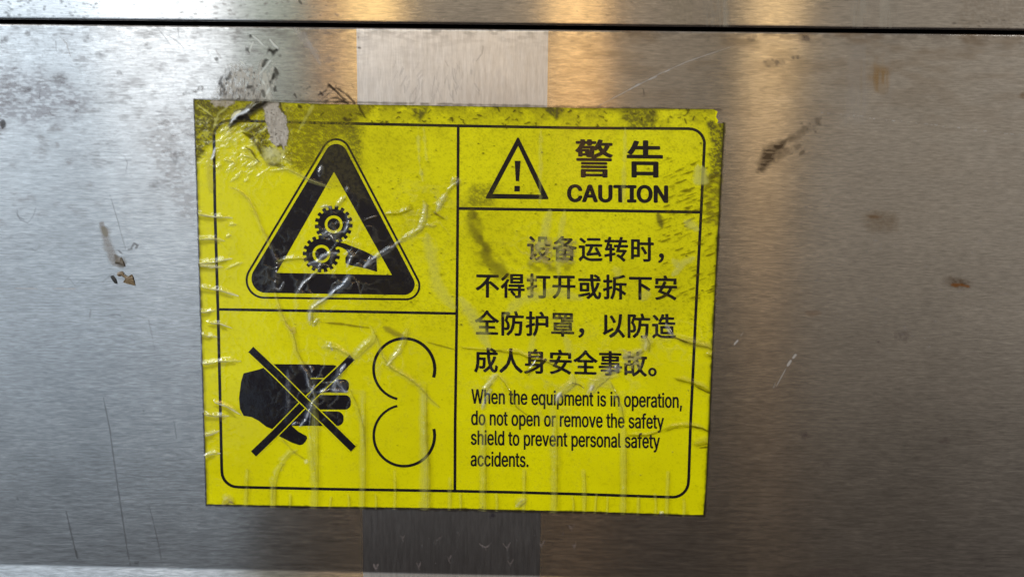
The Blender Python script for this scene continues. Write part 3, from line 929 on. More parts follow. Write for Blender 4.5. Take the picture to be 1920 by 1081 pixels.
# --- lettering: latin outlines (units of 1/1000 em: advance, closed loops)
GLYPHS = {
    ',': [188,[[38,-119,68,71,137,71,84,-119]]],
    '.': [188,[[95,-4,63,9,50,41,63,73,95,87,128,73,141,41,128,9]]],
    'A': [480,[[16,0,201,509,276,509,463,0,395,0,287,302,264,372,232,478,245,478,213,371,191,302,85,0],[110,142,110,199,370,199,370,142]]],
    'C': [510,[[267,-7,235,-5,205,1,177,11,150,25,126,42,104,63,86,88,70,115,57,146,48,179,42,215,40,254,42,293,48,329,57,362,70,393,86,421,104,445,126,466,150,484,177,498,205,508,235,514,267,516,286,515,305,513,323,509,340,504,357,498,373,490,388,481,402,471,415,460,427,447,438,433,448,418,456,402,463,385,469,367,473,348,408,348,389,395,357,428,315,449,267,456,245,454,223,450,203,443,184,432,166,419,150,403,137,385,125,364,116,340,109,314,105,285,103,254,105,223,109,194,116,168,125,145,137,123,151,105,166,89,184,76,203,66,223,59,245,54,267,53,315,60,357,81,389,114,408,160,473,160,469,142,463,124,457,107,448,91,438,76,428,62,416,49,402,38,388,28,373,19,357,11,341,5,323,0,305,-4,286,-6]]],
    'I': [300,[[31,0,31,57,118,57,118,452,31,452,31,509,269,509,269,452,183,452,183,57,269,57,269,0]]],
    'N': [523,[[60,0,60,509,136,509,343,183,363,151,388,107,414,55,405,54,401,108,399,157,399,195,399,509,463,509,463,0,387,0,202,290,177,331,148,381,108,452,119,454,122,384,124,328,125,291,125,0]]],
    'O': [533,[[267,-7,235,-5,205,1,177,11,150,25,126,42,105,63,86,88,70,115,57,146,48,179,42,215,40,254,42,293,48,329,57,362,70,393,86,421,105,445,126,466,150,484,177,498,205,508,235,514,267,516,299,514,329,508,357,498,384,484,408,466,429,445,448,421,464,393,477,362,486,329,491,293,493,254,491,215,486,179,477,146,464,115,448,88,429,63,408,42,384,25,357,11,329,1,299,-5],[267,53,289,54,310,59,330,66,349,76,367,89,383,105,396,123,408,144,418,168,425,194,429,223,430,254,429,286,425,314,418,341,408,365,396,386,383,404,367,420,349,433,330,443,310,450,289,454,267,456,245,454,223,450,203,443,184,433,167,420,151,404,137,385,125,364,116,340,109,314,105,285,103,254,105,223,109,194,116,168,125,144,137,123,151,105,167,89,184,76,203,66,223,59,245,54]]],
    'T': [449,[[32,452,32,509,417,509,417,452,257,452,257,0,193,0,193,452]]],
    'U': [517,[[259,-8,230,-7,203,-2,177,5,154,15,133,28,114,43,98,60,85,80,74,101,66,124,62,148,60,173,60,509,124,509,124,178,125,160,128,144,133,128,141,113,150,99,160,87,173,77,187,68,203,61,220,56,239,53,259,52,279,53,298,56,315,61,331,68,345,77,357,87,368,99,377,113,384,128,389,144,392,160,393,178,393,509,457,509,457,173,456,148,451,124,443,101,433,80,419,60,403,43,384,28,363,15,340,5,315,-2,288,-7]]],
    'W': [686,[[155,0,16,509,82,509,163,196,175,145,187,94,197,40,189,40,200,94,211,145,224,196,306,509,380,509,462,196,474,145,486,94,497,40,488,40,499,94,510,145,523,196,603,509,670,509,530,0,455,0,368,323,351,391,336,475,350,475,335,395,318,323,230,0]]],
    'a': [389,[[160,-9,142,-8,126,-5,110,-1,94,5,80,12,68,22,57,32,48,45,40,58,35,73,31,90,30,108,31,123,34,138,38,150,43,161,78,193,125,211,178,220,234,227,265,235,276,255,276,257,267,297,240,322,196,331,149,322,118,301,100,274,41,291,48,308,57,322,67,335,79,346,91,355,104,364,118,370,133,375,194,384,239,379,286,360,296,353,306,343,315,333,322,320,329,306,333,290,336,272,337,251,337,0,277,0,277,52,272,52,252,25,215,1,203,-3,190,-6,176,-8],[170,45,187,46,202,49,216,53,228,59,239,66,248,74,257,83,263,93,276,138,276,190,259,182,231,176,200,171,175,168,134,159,103,139,92,105,102,72,130,52]]],
    'c': [396,[[207,-8,182,-7,159,-2,137,6,117,16,98,30,82,46,68,64,56,85,46,108,40,133,36,159,34,187,36,216,40,243,46,268,56,291,68,312,82,330,98,346,117,360,137,371,159,378,182,383,207,384,260,377,305,356,340,322,362,277,303,262,290,289,270,311,242,325,207,330,189,329,173,325,158,319,145,310,134,300,124,287,115,274,108,258,103,242,99,224,97,206,96,187,97,169,99,151,103,134,108,117,115,102,124,89,134,76,145,66,158,57,173,51,189,48,207,46,243,52,271,66,292,89,304,117,363,102,341,56,306,21,261,-1]]],
    'd': [424,[[195,-8,172,-7,151,-2,130,5,111,16,94,29,79,45,66,64,55,84,46,108,39,133,35,160,34,189,35,218,39,245,46,270,55,293,66,313,79,332,95,347,112,361,131,371,151,378,173,383,196,384,213,384,228,381,241,378,253,373,287,346,306,319,311,319,311,509,372,509,372,0,313,0,313,59,307,59,287,31,252,4,241,-1,227,-5,212,-7],[205,47,221,48,236,51,250,57,263,65,274,75,284,86,293,100,299,115,305,132,309,150,311,169,312,189,311,210,309,229,305,247,300,263,293,278,284,291,275,302,263,312,251,320,237,325,221,329,205,330,187,329,172,325,157,319,145,311,133,301,124,290,115,276,108,261,103,245,99,227,97,209,96,189,97,170,99,151,103,133,109,117,115,101,124,88,134,76,145,66,158,57,172,51,188,48]]],
    'e': [404,[[212,-8,185,-7,161,-2,138,6,117,16,98,30,82,46,68,64,56,85,46,108,40,132,35,159,34,187,35,215,39,242,46,267,55,290,67,311,81,329,97,346,115,359,135,370,157,378,180,383,205,384,221,384,236,382,251,379,266,374,280,368,294,361,307,351,319,341,331,329,341,315,350,299,357,282,363,263,368,242,370,219,371,194,371,169,75,169,75,221,338,221,310,202,309,220,307,237,303,254,298,269,291,282,283,294,273,305,263,314,250,321,237,326,222,329,205,330,189,329,173,326,159,321,146,313,135,304,125,294,116,282,109,270,103,256,99,241,97,226,96,211,96,178,97,157,100,139,104,122,110,106,118,92,128,80,139,70,151,61,165,55,179,50,195,47,212,46,254,53,285,73,306,105,365,91,360,77,353,63,345,51,335,39,324,29,311,19,298,11,283,4,266,-1,249,-5,231,-7]]],
    'f': [254,[[228,379,228,327,6,327,6,379],[81,0,81,432,82,447,84,461,89,474,96,486,104,496,113,505,124,513,135,519,148,524,161,527,174,529,187,530,222,527,243,521,227,468,215,472,195,474,182,473,171,470,162,466,154,460,149,452,145,443,142,431,142,419,142,0]]],
    'h': [410,[[114,227,114,0,53,0,53,509,114,509,114,287,102,287,112,312,124,332,137,349,152,362,169,372,187,379,207,383,227,384,246,383,264,380,280,376,295,369,309,360,321,349,332,336,341,321,348,304,353,285,356,264,357,240,357,0,296,0,296,235,295,256,290,275,283,291,273,304,260,315,246,323,229,328,210,329,197,328,184,326,172,322,161,317,150,311,141,303,133,293,126,283,121,271,117,257,114,243]]],
    'i': [167,[[53,0,53,379,114,379,114,0],[84,443,54,455,41,483,54,512,84,524,114,512,126,483,114,455]]],
    'l': [189,[[139,-2,119,-1,101,3,86,10,74,20,65,33,58,47,54,65,53,84,53,509,114,509,114,99,120,62,146,52,160,53,170,54,181,3,162,-1]]],
    'm': [610,[[53,0,53,379,112,379,112,295,108,295,112,310,118,323,125,335,132,346,172,376,219,386,239,385,257,380,273,372,287,361,299,347,309,331,316,314,321,295,312,295,317,308,322,321,329,332,337,343,347,353,357,361,368,369,381,375,394,380,407,383,422,385,437,386,453,385,468,383,483,378,497,372,510,364,522,354,532,342,541,328,548,313,553,296,556,276,557,255,557,0,496,0,496,254,494,273,490,289,483,302,473,313,460,321,447,326,433,329,419,330,374,320,345,290,335,247,335,0,274,0,274,260,273,275,269,288,262,301,253,311,242,320,229,326,215,329,199,330,158,320,126,289,121,278,117,266,114,253,114,238,114,0]]],
    'n': [410,[[114,227,114,0,53,0,53,379,112,379,112,287,102,287,112,312,124,332,137,349,152,362,169,372,187,379,207,383,227,384,246,383,264,380,280,376,295,369,309,360,321,349,332,336,341,321,348,304,353,285,356,264,357,240,357,0,296,0,296,235,295,256,290,275,283,291,273,304,260,315,246,323,229,328,210,329,197,328,184,326,172,322,161,317,150,311,141,303,133,293,126,283,121,271,117,257,114,243]]],
    'o': [415,[[207,-8,182,-7,159,-2,137,6,117,16,98,30,82,46,68,64,56,85,46,108,40,133,36,159,34,187,36,216,40,243,46,268,56,291,68,312,82,330,98,346,117,360,137,371,159,378,182,383,207,384,233,383,256,378,278,371,299,360,317,346,333,330,347,312,359,291,369,268,376,243,380,216,381,187,380,159,376,133,369,108,359,85,347,64,333,46,317,30,299,16,278,6,256,-2,233,-7],[207,46,226,48,242,51,257,57,270,66,282,76,292,89,300,102,307,117,312,134,316,151,318,169,319,187,318,206,316,224,312,242,307,258,300,274,292,287,282,300,270,310,257,319,242,325,226,329,207,330,189,329,173,325,158,319,145,310,134,300,124,287,115,274,108,258,103,242,99,224,97,206,96,187,97,169,99,151,103,134,108,117,115,102,124,89,134,76,145,66,158,57,173,51,189,48]]],
    'p': [424,[[53,-143,53,379,112,379,112,319,118,319,137,346,171,373,183,378,197,381,212,384,229,384,252,383,274,378,294,371,313,361,330,347,345,332,359,313,370,293,379,270,385,245,389,218,390,189,389,160,385,133,379,108,370,84,359,64,346,45,330,29,313,16,294,5,274,-2,252,-7,229,-8,213,-7,198,-5,184,-1,173,4,138,31,118,59,114,59,114,-143],[220,47,237,48,253,51,267,57,279,66,291,76,301,88,309,101,316,117,321,133,325,151,327,170,328,189,327,209,325,227,321,245,316,261,309,276,301,290,291,301,280,311,267,319,253,325,237,329,220,330,203,329,188,325,174,320,161,312,150,302,140,291,132,278,125,263,120,247,116,229,113,210,113,189,113,169,116,150,120,132,125,115,132,100,140,86,150,75,162,65,174,57,188,51,204,48]]],
    'q': [424,[[372,-143,311,-143,311,59,306,59,287,31,252,4,241,-1,227,-5,212,-7,195,-8,172,-7,151,-2,130,5,111,16,94,29,79,45,66,64,55,84,46,108,39,133,35,160,34,189,35,218,39,245,46,270,55,293,66,313,79,332,95,347,112,361,131,371,151,378,173,383,196,384,213,384,228,381,241,378,253,373,287,346,307,319,313,319,313,379,372,379],[205,47,221,48,236,51,250,57,263,65,274,75,284,86,293,100,299,115,305,132,309,150,311,169,312,189,311,210,309,229,305,247,300,263,293,278,284,291,275,302,263,312,251,320,237,325,221,329,205,330,187,329,172,325,157,319,145,311,133,301,124,290,115,276,108,261,103,245,99,227,97,209,96,189,97,170,99,151,103,133,109,117,115,101,124,88,134,76,145,66,158,57,172,51,188,48]]],
    'r': [259,[[53,0,53,379,112,379,112,321,115,321,122,335,130,347,140,358,152,367,166,375,181,380,196,384,213,385,229,384,243,384,243,322,230,324,207,326,159,315,126,284,121,273,117,262,114,250,114,237,114,0]]],
    's': [365,[[182,-8,163,-7,145,-5,128,-2,112,3,98,10,84,18,72,27,62,38,53,50,45,63,40,78,36,94,94,107,99,92,105,79,114,69,124,60,136,54,150,49,165,46,181,45,200,46,217,50,232,55,244,62,255,71,262,81,267,91,268,103,254,136,212,155,149,170,125,177,104,186,87,196,72,208,61,222,53,237,48,255,47,274,48,290,51,305,57,319,65,332,75,343,87,354,100,363,115,370,131,377,149,381,167,384,187,384,206,384,223,381,239,378,254,372,267,366,279,358,290,349,299,339,307,328,314,316,319,303,324,290,268,277,243,316,232,323,219,328,205,331,187,333,171,332,156,329,143,324,131,317,121,308,114,299,110,289,109,277,110,267,112,258,117,250,124,243,172,223,229,209,254,202,275,194,292,183,306,171,317,158,325,142,330,125,331,107,330,90,326,75,321,61,312,47,302,35,290,24,276,15,260,6,242,0,223,-5,203,-7]]],
    't': [227,[[204,379,204,327,6,327,6,379],[65,471,126,471,126,98,136,61,170,50,185,51,202,54,213,2,192,-3,168,-4,145,-3,125,2,107,10,92,21,80,35,72,52,67,71,65,93]]],
    'u': [410,[[182,-5,164,-4,146,-1,130,4,115,11,101,20,89,31,78,44,69,59,62,76,57,95,54,116,53,139,53,379,114,379,114,144,115,123,119,105,127,89,137,75,150,64,164,56,181,52,200,50,213,51,226,53,238,57,249,62,259,69,268,77,276,86,283,97,289,109,293,122,295,137,296,153,296,379,357,379,357,0,298,0,298,92,307,92,297,67,286,47,272,30,257,17,240,7,222,0,203,-4]]],
    'v': [389,[[163,0,17,379,84,379,165,155,187,87,206,21,184,21,203,87,224,155,305,379,371,379,226,0]]],
    'y': [389,[[47,-139,61,-86,71,-87,104,-89,130,-74,151,-36,163,-1,17,379,84,379,165,155,187,87,206,21,184,21,202,87,224,155,305,379,371,379,204,-58,177,-107,139,-136,91,-145,65,-143]]],
}


def latin(body):
    """outlines laid out as one line -> points, faces"""
    V, FF = [], []
    x = 0.0
    for ch in body:
        if ch == ' ':
            x += 0.20
            continue
        adv, loops = GLYPHS[ch]
        loops = [np.array(lp, float).reshape(-1, 2) / 1000 for lp in loops]
        pts = np.vstack(loops)
        edges, n = [], 0
        for lp in loops:
            edges += [(n + i, n + (i + 1) % len(lp)) for i in range(len(lp))]
            n += len(lp)
        vo, _, fo, _, _, _ = delaunay_2d_cdt([Vector(p) for p in pts], edges, [], 0, 1e-6)
        vo = np.array([tuple(p) for p in vo])
        for f in fo:
            c = vo[list(f)].mean(0)
            wn_ = 0.0
            for lp in loops:                       # non-zero winding rule
                d = lp - c
                an = np.arctan2(d[:, 1], d[:, 0])
                df = np.diff(np.append(an, an[0]))
                wn_ += ((df + math.pi) % (2 * math.pi) - math.pi).sum()
            if abs(wn_) > 3.0:
                FF.append(tuple(i + len(V) for i in f))
        V += [(p[0] + x, p[1]) for p in vo]
        x += adv / 1000
    return np.array(V), FF


def flat(cu):
    ob = bpy.data.objects.new('lettering', cu)
    COL.objects.link(ob)
    bpy.context.view_layer.update()
    dg = bpy.context.evaluated_depsgraph_get()
    me = bpy.data.meshes.new_from_object(ob.evaluated_get(dg))
    v = np.array([q.co[:2] for q in me.vertices]).reshape(-1, 2)
    f = [tuple(q.vertices) for q in me.polygons]
    bpy.data.objects.remove(ob)
    bpy.data.curves.remove(cu)
    bpy.data.meshes.remove(me)
    return v, f


def heavy(pts, faces, d, h, name, parent):
    """ink spread: the same shape printed several times, each a hair proud of the last"""
    d, e = d
    sh = [(0, 0), (d, 0), (-d, 0), (0, e), (0, -e), (d * .7, e * .7), (-d * .7, -e * .7), (d * .7, -e * .7), (-d * .7, e * .7)]
    V, FF = [], []
    pts = np.asarray(pts, float)
    for k, (dx, dy) in enumerate(sh):
        n = sum(len(q) for q in V)
        V.append(lift(pts + np.array([dx, dy]), h + k * 0.000006))
        FF += [tuple(i + n for i in q) for q in faces]
    me = bpy.data.meshes.new(name)
    me.from_pydata([tuple(q) for q in np.vstack(V)], [], FF)
    me.update()
    if sum(p.normal.y * p.area for p in me.polygons) > 0:
        me.flip_normals()
    return link(name, me, M_BLK, parent)

def glyphs(body, offset=0.0, res=3):
    cu = bpy.data.curves.new('lettering', 'FONT')
    cu.body = body
    cu.size = 1.0
    cu.offset = offset
    cu.resolution_u = res
    cu.fill_mode = 'FRONT'
    return flat(cu)


def fit_box(v, x0, y0, x1, y1, tilt=0.0):
    lo_, hi_ = v.min(0), v.max(0)
    u = (v - lo_) / (hi_ - lo_)
    x = x0 + u[:, 0] * (x1 - x0)
    y = y1 - u[:, 1] * (y1 - y0) + (x - (x0 + x1) / 2) * tilt
    return np.stack([x, y], -1)


heads = []
for ch, bx in (('警', (1080, 262, 1147, 332)), ('告', (1177, 264, 1240.5, 332))):
    v, f = glyphs(ch)
    heads.append((fit_box(v, *bx, 0.012), f))
heavy(*join(heads), (2.2, 0.9), H1, 'heading_text', ST)
v, f = latin('CAUTION')
heavy(fit_box(v, 1065, 347.5, 1250.5, 378.5, 0.010), f, (2.0, 1.4), H1, 'caution_text', ST)

rows = [('设备运转时，', 1010.5, 464.8, 48.2, 0.014), ('不得打开或拆下安', 914, 534.2, 47.75, 0.0145),
        ('全防护罩，以防造', 913, 604.6, 47.3, 0.019), ('成人身安全事故。', 911.5, 674.2, 46.5, 0.026)]
for body, cx0, cy0, adv, tilt in rows:
    parts = []
    for k, ch in enumerate(body):
        v, f = glyphs(ch)
        ex, ey = 46.0, 49.0
        cx = cx0 + adv * k
        x = cx + (v[:, 0] - 0.5) * ex
        y = cy0 - (v[:, 1] - 0.38) * ey + (x - cx0) * tilt
        if ch in '，。':
            pass
        parts.append((np.stack([x, y], -1), f))
    heavy(*join(parts), (1.1, 0.85), H1, 'chinese_text', ST)

CAPH = max(GLYPHS['W'][1][0][1::2]) / 1000
eng = [('When the equipment is in operation,', 884.4, 1278, 755.0, 0.0215, 26.5), ('do not open or remove the safety', 884, 1244, 795.0, 0.0205, 26.5),
       ('shield to prevent personal safety', 883.5, 1236.5, 832.0, 0.0200, 26.5), ('accidents.', 883, 990.5, 872.0, 0.018, 26.5)]
for body, x0, x1, yb, tilt, cap_h in eng:
    v, f = latin(body)
    lo_, hi_ = v[:, 0].min(), v[:, 0].max()
    x = x0 + (v[:, 0] - lo_) / (hi_ - lo_) * (x1 - x0)
    y = yb - v[:, 1] / CAPH * cap_h + (x - x0) * tilt
    heavy(np.stack([x, y], -1), f, (0.62, 0.5), H1, 'english_text', ST)

# ------------------------------------------------------------------ the wrinkled clear film over the sticker
NU, NV = 800, 620
def along(poly, key, t):
    poly = np.array(poly, float)
    return np.interp(t, poly[:, key], poly[:, 1 - key])
u, v = np.meshgrid(np.linspace(0, 1, NU), np.linspace(0, 1, NV))
Yg = 188 + v * 772
for _ in range(3):
    xl, xr = along(LEFT, 1, Yg) - 1.5, along(RIGHT, 1, Yg) + 4.5
    Xg = xl + (xr - xl) * u
    yt, yb = along(TOP, 0, Xg) - 0.5, along(BOT, 0, Xg) + 2.5
    Yg = yt + (yb - yt) * v
F = Paint(Xg, Yg)
X, Y = F.X, F.Y
ALL = np.arange(X.size)
OL, OL2 = srgb(132, 124, 34), srgb(92, 86, 42)
PALE = srgb(214, 214, 120)

# --- grime: fine dark grains over the upper right two thirds, none on the smooth lower part
zone = sstep(-26, 26, (608 + (X - 600) * 0.06 + 16 * (noise(X, Y, 60, 60, 1, 2) - .5)) - Y) * sstep(560, 720, X + 0.55 * (300 - Y) * (Y < 420))
zone = np.maximum(zone, sstep(330, 300, Y + 10 * (noise(X, Y, 30, 30, 2, 2) - .5)) * sstep(505, 540, X))
g1 = noise(X, Y, 3.2, 3.2, 5, 2)
F.over(ALL, zone * sstep(.60, .78, g1) * 0.15, srgb(70, 62, 12))
F.over(ALL, zone * sstep(.60, .80, noise(X, Y, 2.4, 2.4, 6, 1)) * 0.13, srgb(60, 52, 20))
F.over(ALL, zone * sstep(.42, .70, noise(X, Y, 90, 70, 7, 3)) * 0.05, srgb(84, 76, 14))
F.over(ALL, (1 - zone) * sstep(.62, .78, noise(X, Y, 3, 3, 8, 2)) * 0.10, srgb(64, 58, 10))
# darker towards the top edge
band = np.exp(-np.clip(Y - along(TOP, 0, X), 0, None) / 26.0)
F.over(ALL, band * sstep(.36, .62, noise(X, Y, 26, 22, 9, 3)) * .34, OL)
F.over(ALL, band * sstep(.60, .72, noise(X, Y, 4, 4, 10, 2)) * .28, OL2)
# corner top left
F.blob([(360, 180), (420, 180), (432, 205), (410, 235), (396, 262), (384, 290), (366, 310)], OL2, .56, 7, 8, 11, .7, 14, (3, 3))
F.blob([(400, 190), (500, 190), (500, 240), (440, 246), (402, 250)], OL, .34, 6, 8, 12, .8, 12, (3, 3))
# the dirty, scraped field around the torn strip and beside the triangle's tip
F.blob([(455, 240), (500, 230), (505, 268), (512, 280), (500, 300), (488, 286), (476, 262)], OL2, .60, 4, 6, 13, .7, 10, (2.4, 2.4))
F.blob([(534, 200), (700, 200), (660, 236), (622, 262), (596, 285), (580, 318), (566, 322), (548, 312), (536, 290), (542, 260)], OL, .52, 6, 6, 14, .8, 12, (2.2, 2.2))
F.blob([(638, 232), (678, 236), (682, 320), (672, 322), (652, 280)], OL2, .38, 9, 6, 15, .8, 10, (2.4, 2.4))
F.blob([(594, 270), (640, 262), (690, 380), (664, 362), (622, 352), (606, 340)], srgb(120, 112, 70), .12, 6, 6, 16, .5)
F.blob([(760, 198), (802, 200), (786, 226)], OL2, .5, 4, 6, 17, .6)
F.blob([(1020, 202), (1062, 203), (1050, 222), (1042, 226)], OL2, .6, 3, 5, 18, .5)
F.blob([(1158, 204), (1230, 204), (1228, 240), (1180, 240)], OL2, .42, 6, 8, 19, .75, 12, (3, 3))
F.blob([(1326, 228), (1360, 228), (1352, 330), (1330, 330), (1334, 280)], OL2, .55, 5, 8, 20, .75, 10, (3, 3))
F.blob([(1320, 330), (1352, 330), (1346, 420), (1322, 420)], OL, .45, 6, 10, 21, .7, 10, (8, 4))
F.blob([(885, 345), (935, 350), (925, 385), (870, 386)], OL2, .28, 9, 8, 22, .7, 12, (3, 3))
# curved rub mark beneath the right divider
F.stroke([(884, 396), (890, 430), (902, 462), (918, 488), (940, 508), (952, 516)], 14, srgb(108, 98, 36), .46, .8, 6, 23, True, .40)
F.stroke([(890, 396), (900, 440), (922, 480)], 6, srgb(82, 74, 32), .34, .8, 5, 24, True, .46)
F.stroke([(935, 470), (960, 478), (1000, 500), (1040, 500), (1080, 505)], 8, srgb(104, 92, 34), .35, .8, 6, 25, True, .48)
F.stroke([(1232, 398), (1236, 412), (1241, 426)], 3.4, OL2, .6, .7, 2, 26)
# slanting dark nicks at the right
rng = np.random.RandomState(12)
for k in range(170):
    x0, y0 = rng.uniform(1225, 1342), rng.uniform(285, 565)
    if x0 < 1290 and (y0 < 300 or y0 > 480 and rng.rand() < .6):
        continue
    l = rng.uniform(4, 20)
    F.stroke([(x0, y0), (x0 + l * .5, y0 - l * .16), (x0 + l, y0 - l * .38)], rng.uniform(.7, 1.5), srgb(92, 80, 14), rng.uniform(.2, .62), .5, .8, k)
F.specks(170, (700, 200, 1340, 620), 1.5, srgb(60, 52, 20), .8, 31, 1.5)
F.specks(40, (560, 200, 860, 420), 1.7, srgb(60, 52, 20), .7, 32, 1.5)
F.specks(30, (380, 600, 1320, 950), 1.2, srgb(90, 82, 20), .7, 33, 1.5)
for k in range(70):
    x0, y0 = rng.uniform(600, 1330), rng.uniform(200, 236)
    F.stroke([(x0, y0), (x0 + rng.uniform(-5, 5), y0 + rng.uniform(-4, 5)), (x0 + rng.uniform(-9, 9), y0 + rng.uniform(-2, 9))], 1.0, srgb(70, 62, 24), rng.uniform(.4, .8), .5, .6, k)
# the worn characters
F.blob([(994, 452), (1034, 445), (1034, 492), (996, 490)], srgb(168, 156, 90), .46, 5, 5, 41, .8, 8, (5, 4))
F.blob([(1040, 446), (1080, 450), (1076, 492), (1042, 492)], srgb(160, 150, 96), .40, 5, 5, 42, .8, 8, (5, 4))
F.blob([(1168, 655), (1205, 660), (1200, 690), (1172, 684)], srgb(190, 182, 110), .45, 5, 5, 43, .8, 8, (5, 4))
F.blob([(990, 515), (1006, 515), (1006, 556), (990, 552)], srgb(190, 182, 90), .30, 5, 5, 44, .7, 8, (4, 4))
F.blob([(1034, 590), (1075, 590), (1072, 622), (1036, 622)], srgb(190, 182, 90), .18, 5, 5, 45, .7, 8, (4, 4))

# --- thin light streaks on the laminate
for pts, w, a in (([(784, 238), (786, 300), (793, 340)], 2.4, .30), ([(794, 238), (800, 300)], 2, .22), ([(1014, 240), (1012, 380)], 3, .20),
                  ([(1172, 240), (1170, 300), (1168, 380)], 3, .22), ([(1030, 396), (1020, 440), (1010, 470)], 7, .30), ([(1058, 396), (1050, 440), (1046, 520)], 5, .22),
                  ([(865, 560), (885, 590), (905, 625), (916, 650)], 9, .30), ([(800, 440), (812, 500), (822, 540), (850, 575)], 10, .24),
                  ([(945, 590), (980, 560), (1040, 545), (1090, 560)], 8, .22), ([(1000, 628), (994, 660)], 6, .2), ([(1060, 628), (1068, 660)], 6, .22),
                  ([(1152, 500), (1160, 520)], 6, .2), ([(1205, 560), (1215, 545)], 8, .25), ([(1308, 310), (1306, 340), (1320, 340), (1316, 312)], 6, .45),
                  ([(1285, 415), (1300, 425), (1308, 430)], 7, .35), ([(1262, 515), (1280, 494), (1304, 480)], 5, .35), ([(1262, 488), (1268, 498)], 6, .3),
                  ([(368, 195), (390, 210), (404, 222)], 1.2, .6), ([(590, 195), (572, 225), (560, 248)], 2, .25), ([(402, 240), (410, 215), (428, 200)], 1.5, .4)):
    F.stroke(pts, w, PALE, a, .7, 3, 51, True)

# --- creases: lifted film = real relief, a milky veil where it has come off, a dark fold line, some with painted glints
def crease(pts, w, h, veil=.28, dark=.35, vcol=None, off=0.7, seed=1, taper=(1, 1), skew=.3, dw=1.0):
    F.ridge(pts, w, h, skew, taper, .35, seed)
    if veil:
        F.stroke(pts, w * .75, PALE if vcol is None else vcol, veil * .5, .6, w * .25, seed, bool(taper[0] and taper[1]), .18)
    if dark:
        q = [(x + w * off, y) for x, y in pts]
        F.stroke(q, dw, srgb(104, 96, 12), dark * .7, .6, .8, seed + 1, bool(taper[0]), .18)


# left edge puckers
for k, (y0, x1, y1, w, h) in enumerate(((401, 436, 408, 4.2, .55), (449, 422, 451, 4.2, .5), (494, 436, 484, 5, .6), (538, 448, 554, 4.5, .45), (584, 407, 580, 4.6, .6),
                                        (604, 436, 614, 4, .5), (626, 408, 630, 4, .45), (682, 452, 676, 5, .7), (775, 430, 778, 5, .6), (752, 452, 776, 5, .5),
                                        (815, 412, 806, 5, .4), (856, 414, 848, 5, .5), (497, 420, 500, 4, .3))):
    x0 = along(LEFT, 1, np.array([y0]))[0] - 1 if k != 9 else 404
    if k == 5:
        x0 = 392
    mid = ((x0 + x1) / 2, (y0 + y1) / 2 + (-3 if k % 2 else 2))
    F.ridge([(x0, y0), mid, (x1, y1)], w, h * 1.5 * MM, .2, (0, 1), .3, k + 3)
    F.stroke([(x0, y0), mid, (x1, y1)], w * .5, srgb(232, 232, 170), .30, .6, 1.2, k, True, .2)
    F.stroke([(x0, y0 + 1), mid, (x1, y1)], 1.0, srgb(250, 250, 235), .5, .6, .6, k + 2, True, .38)  # thin white highlight painted along the pucker
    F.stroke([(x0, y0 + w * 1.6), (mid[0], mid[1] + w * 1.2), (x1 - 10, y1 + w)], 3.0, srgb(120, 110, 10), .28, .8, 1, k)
for pts in ([(425, 445), (435, 440)], [(424, 505), (456, 491)], [(430, 422), (444, 420)]):
    F.ridge(pts, 3, .4 * MM, .2)
    F.stroke(pts, 2, PALE, .5, .6, .8, 4)
# bottom wrinkles
for k, (x, y0, w, h) in enumerate(((462, 880, 4, .35), (510, 905, 2.5, .2), (545, 925, 2.5, .2), (590, 740, 8, .5), (680, 735, 6, .45), (741, 882, 3, .3), (795, 720, 8, .5),
                                   (843, 895, 3.5, .3), (905, 780, 7, .5), (932, 925, 2.5, .2), (982, 880, 3.5, .35), (1038, 770, 7, .55), (1095, 882, 4, .4), (1116, 925, 2.4, .2),
                                   (1138, 930, 2.4, .2), (1168, 800, 6, .5), (1196, 930, 3, .25), (1229, 925, 2.6, .2), (1250, 884, 3.6, .4), (1282, 935, 3, .25),
                                   (655, 925, 2.4, .2), (706, 925, 2.4, .2), (864, 925, 2.4, .15), (1075, 930, 2, .2), (620, 930, 2.4, .2))):
    yb_ = along(BOT, 0, np.array([x]))[0] + 2
    dx = rng.uniform(-2.5, 2.5)
    pts = [(x + dx, y0), (x + dx * .2, y0 + (yb_ - y0) * .35), (x, y0 + (yb_ - y0) * .7), (x - 1, yb_)]
    crease(pts, w, h * MM, .36 if w > 5 else .30, .45, None, .95, 70 + k, (1, 0), .3, .9)
# long hanging crease lines of the film
crease([(528, 880), (532, 862), (545, 848), (557, 842)], 4, .45 * MM, .45, .3, None, 1, 101)
crease([(513, 948), (514, 905), (520, 882), (528, 868)], 5, .45 * MM, .36, .45, None, 1, 102, (0, 1))
crease([(580, 822), (584, 870), (590, 900)], 5, .4 * MM, .3, .35, None, 1.1, 103)
crease([(525, 818), (550, 846), (574, 862)], 2.5, .3 * MM, .12, .45, None, 1, 104)
F.ell(575, 864, 5, 5, 0, srgb(245, 245, 170), .6, .4, 105)
crease([(654, 730), (668, 762), (679, 800), (682, 850)], 4, .35 * MM, .22, .5, None, 1, 106)
crease([(694, 610), (708, 640), (716, 668), (732, 690), (760, 705), (785, 724), (805, 748), (822, 762)], 5, .6 * MM, .30, .45, None, .6, 107)
crease([(725, 684), (748, 660), (758, 640), (762, 615)], 5, .6 * MM, .45, .35, None, .9, 108)
F.stroke([(726, 683), (744, 664), (752, 650)], 1.2, srgb(252, 250, 180), .8, .5, .5, 3)  # bright glint painted on the crease
crease([(794, 745), (793, 820), (800, 870), (800, 950)], 7, .5 * MM, .34, .45, None, .9, 109, (1, 0))
crease([(664, 671), (680, 655), (696, 640), (700, 628)], 8, .75 * MM, .55, .45, None, .9, 110)
crease([(606, 650), (628, 652), (648, 662), (664, 668)], 6, .7 * MM, .5, .2, None, .9, 111)
crease([(612, 645), (620, 640)], 3, .4 * MM, .4, 0, None, .9, 112)
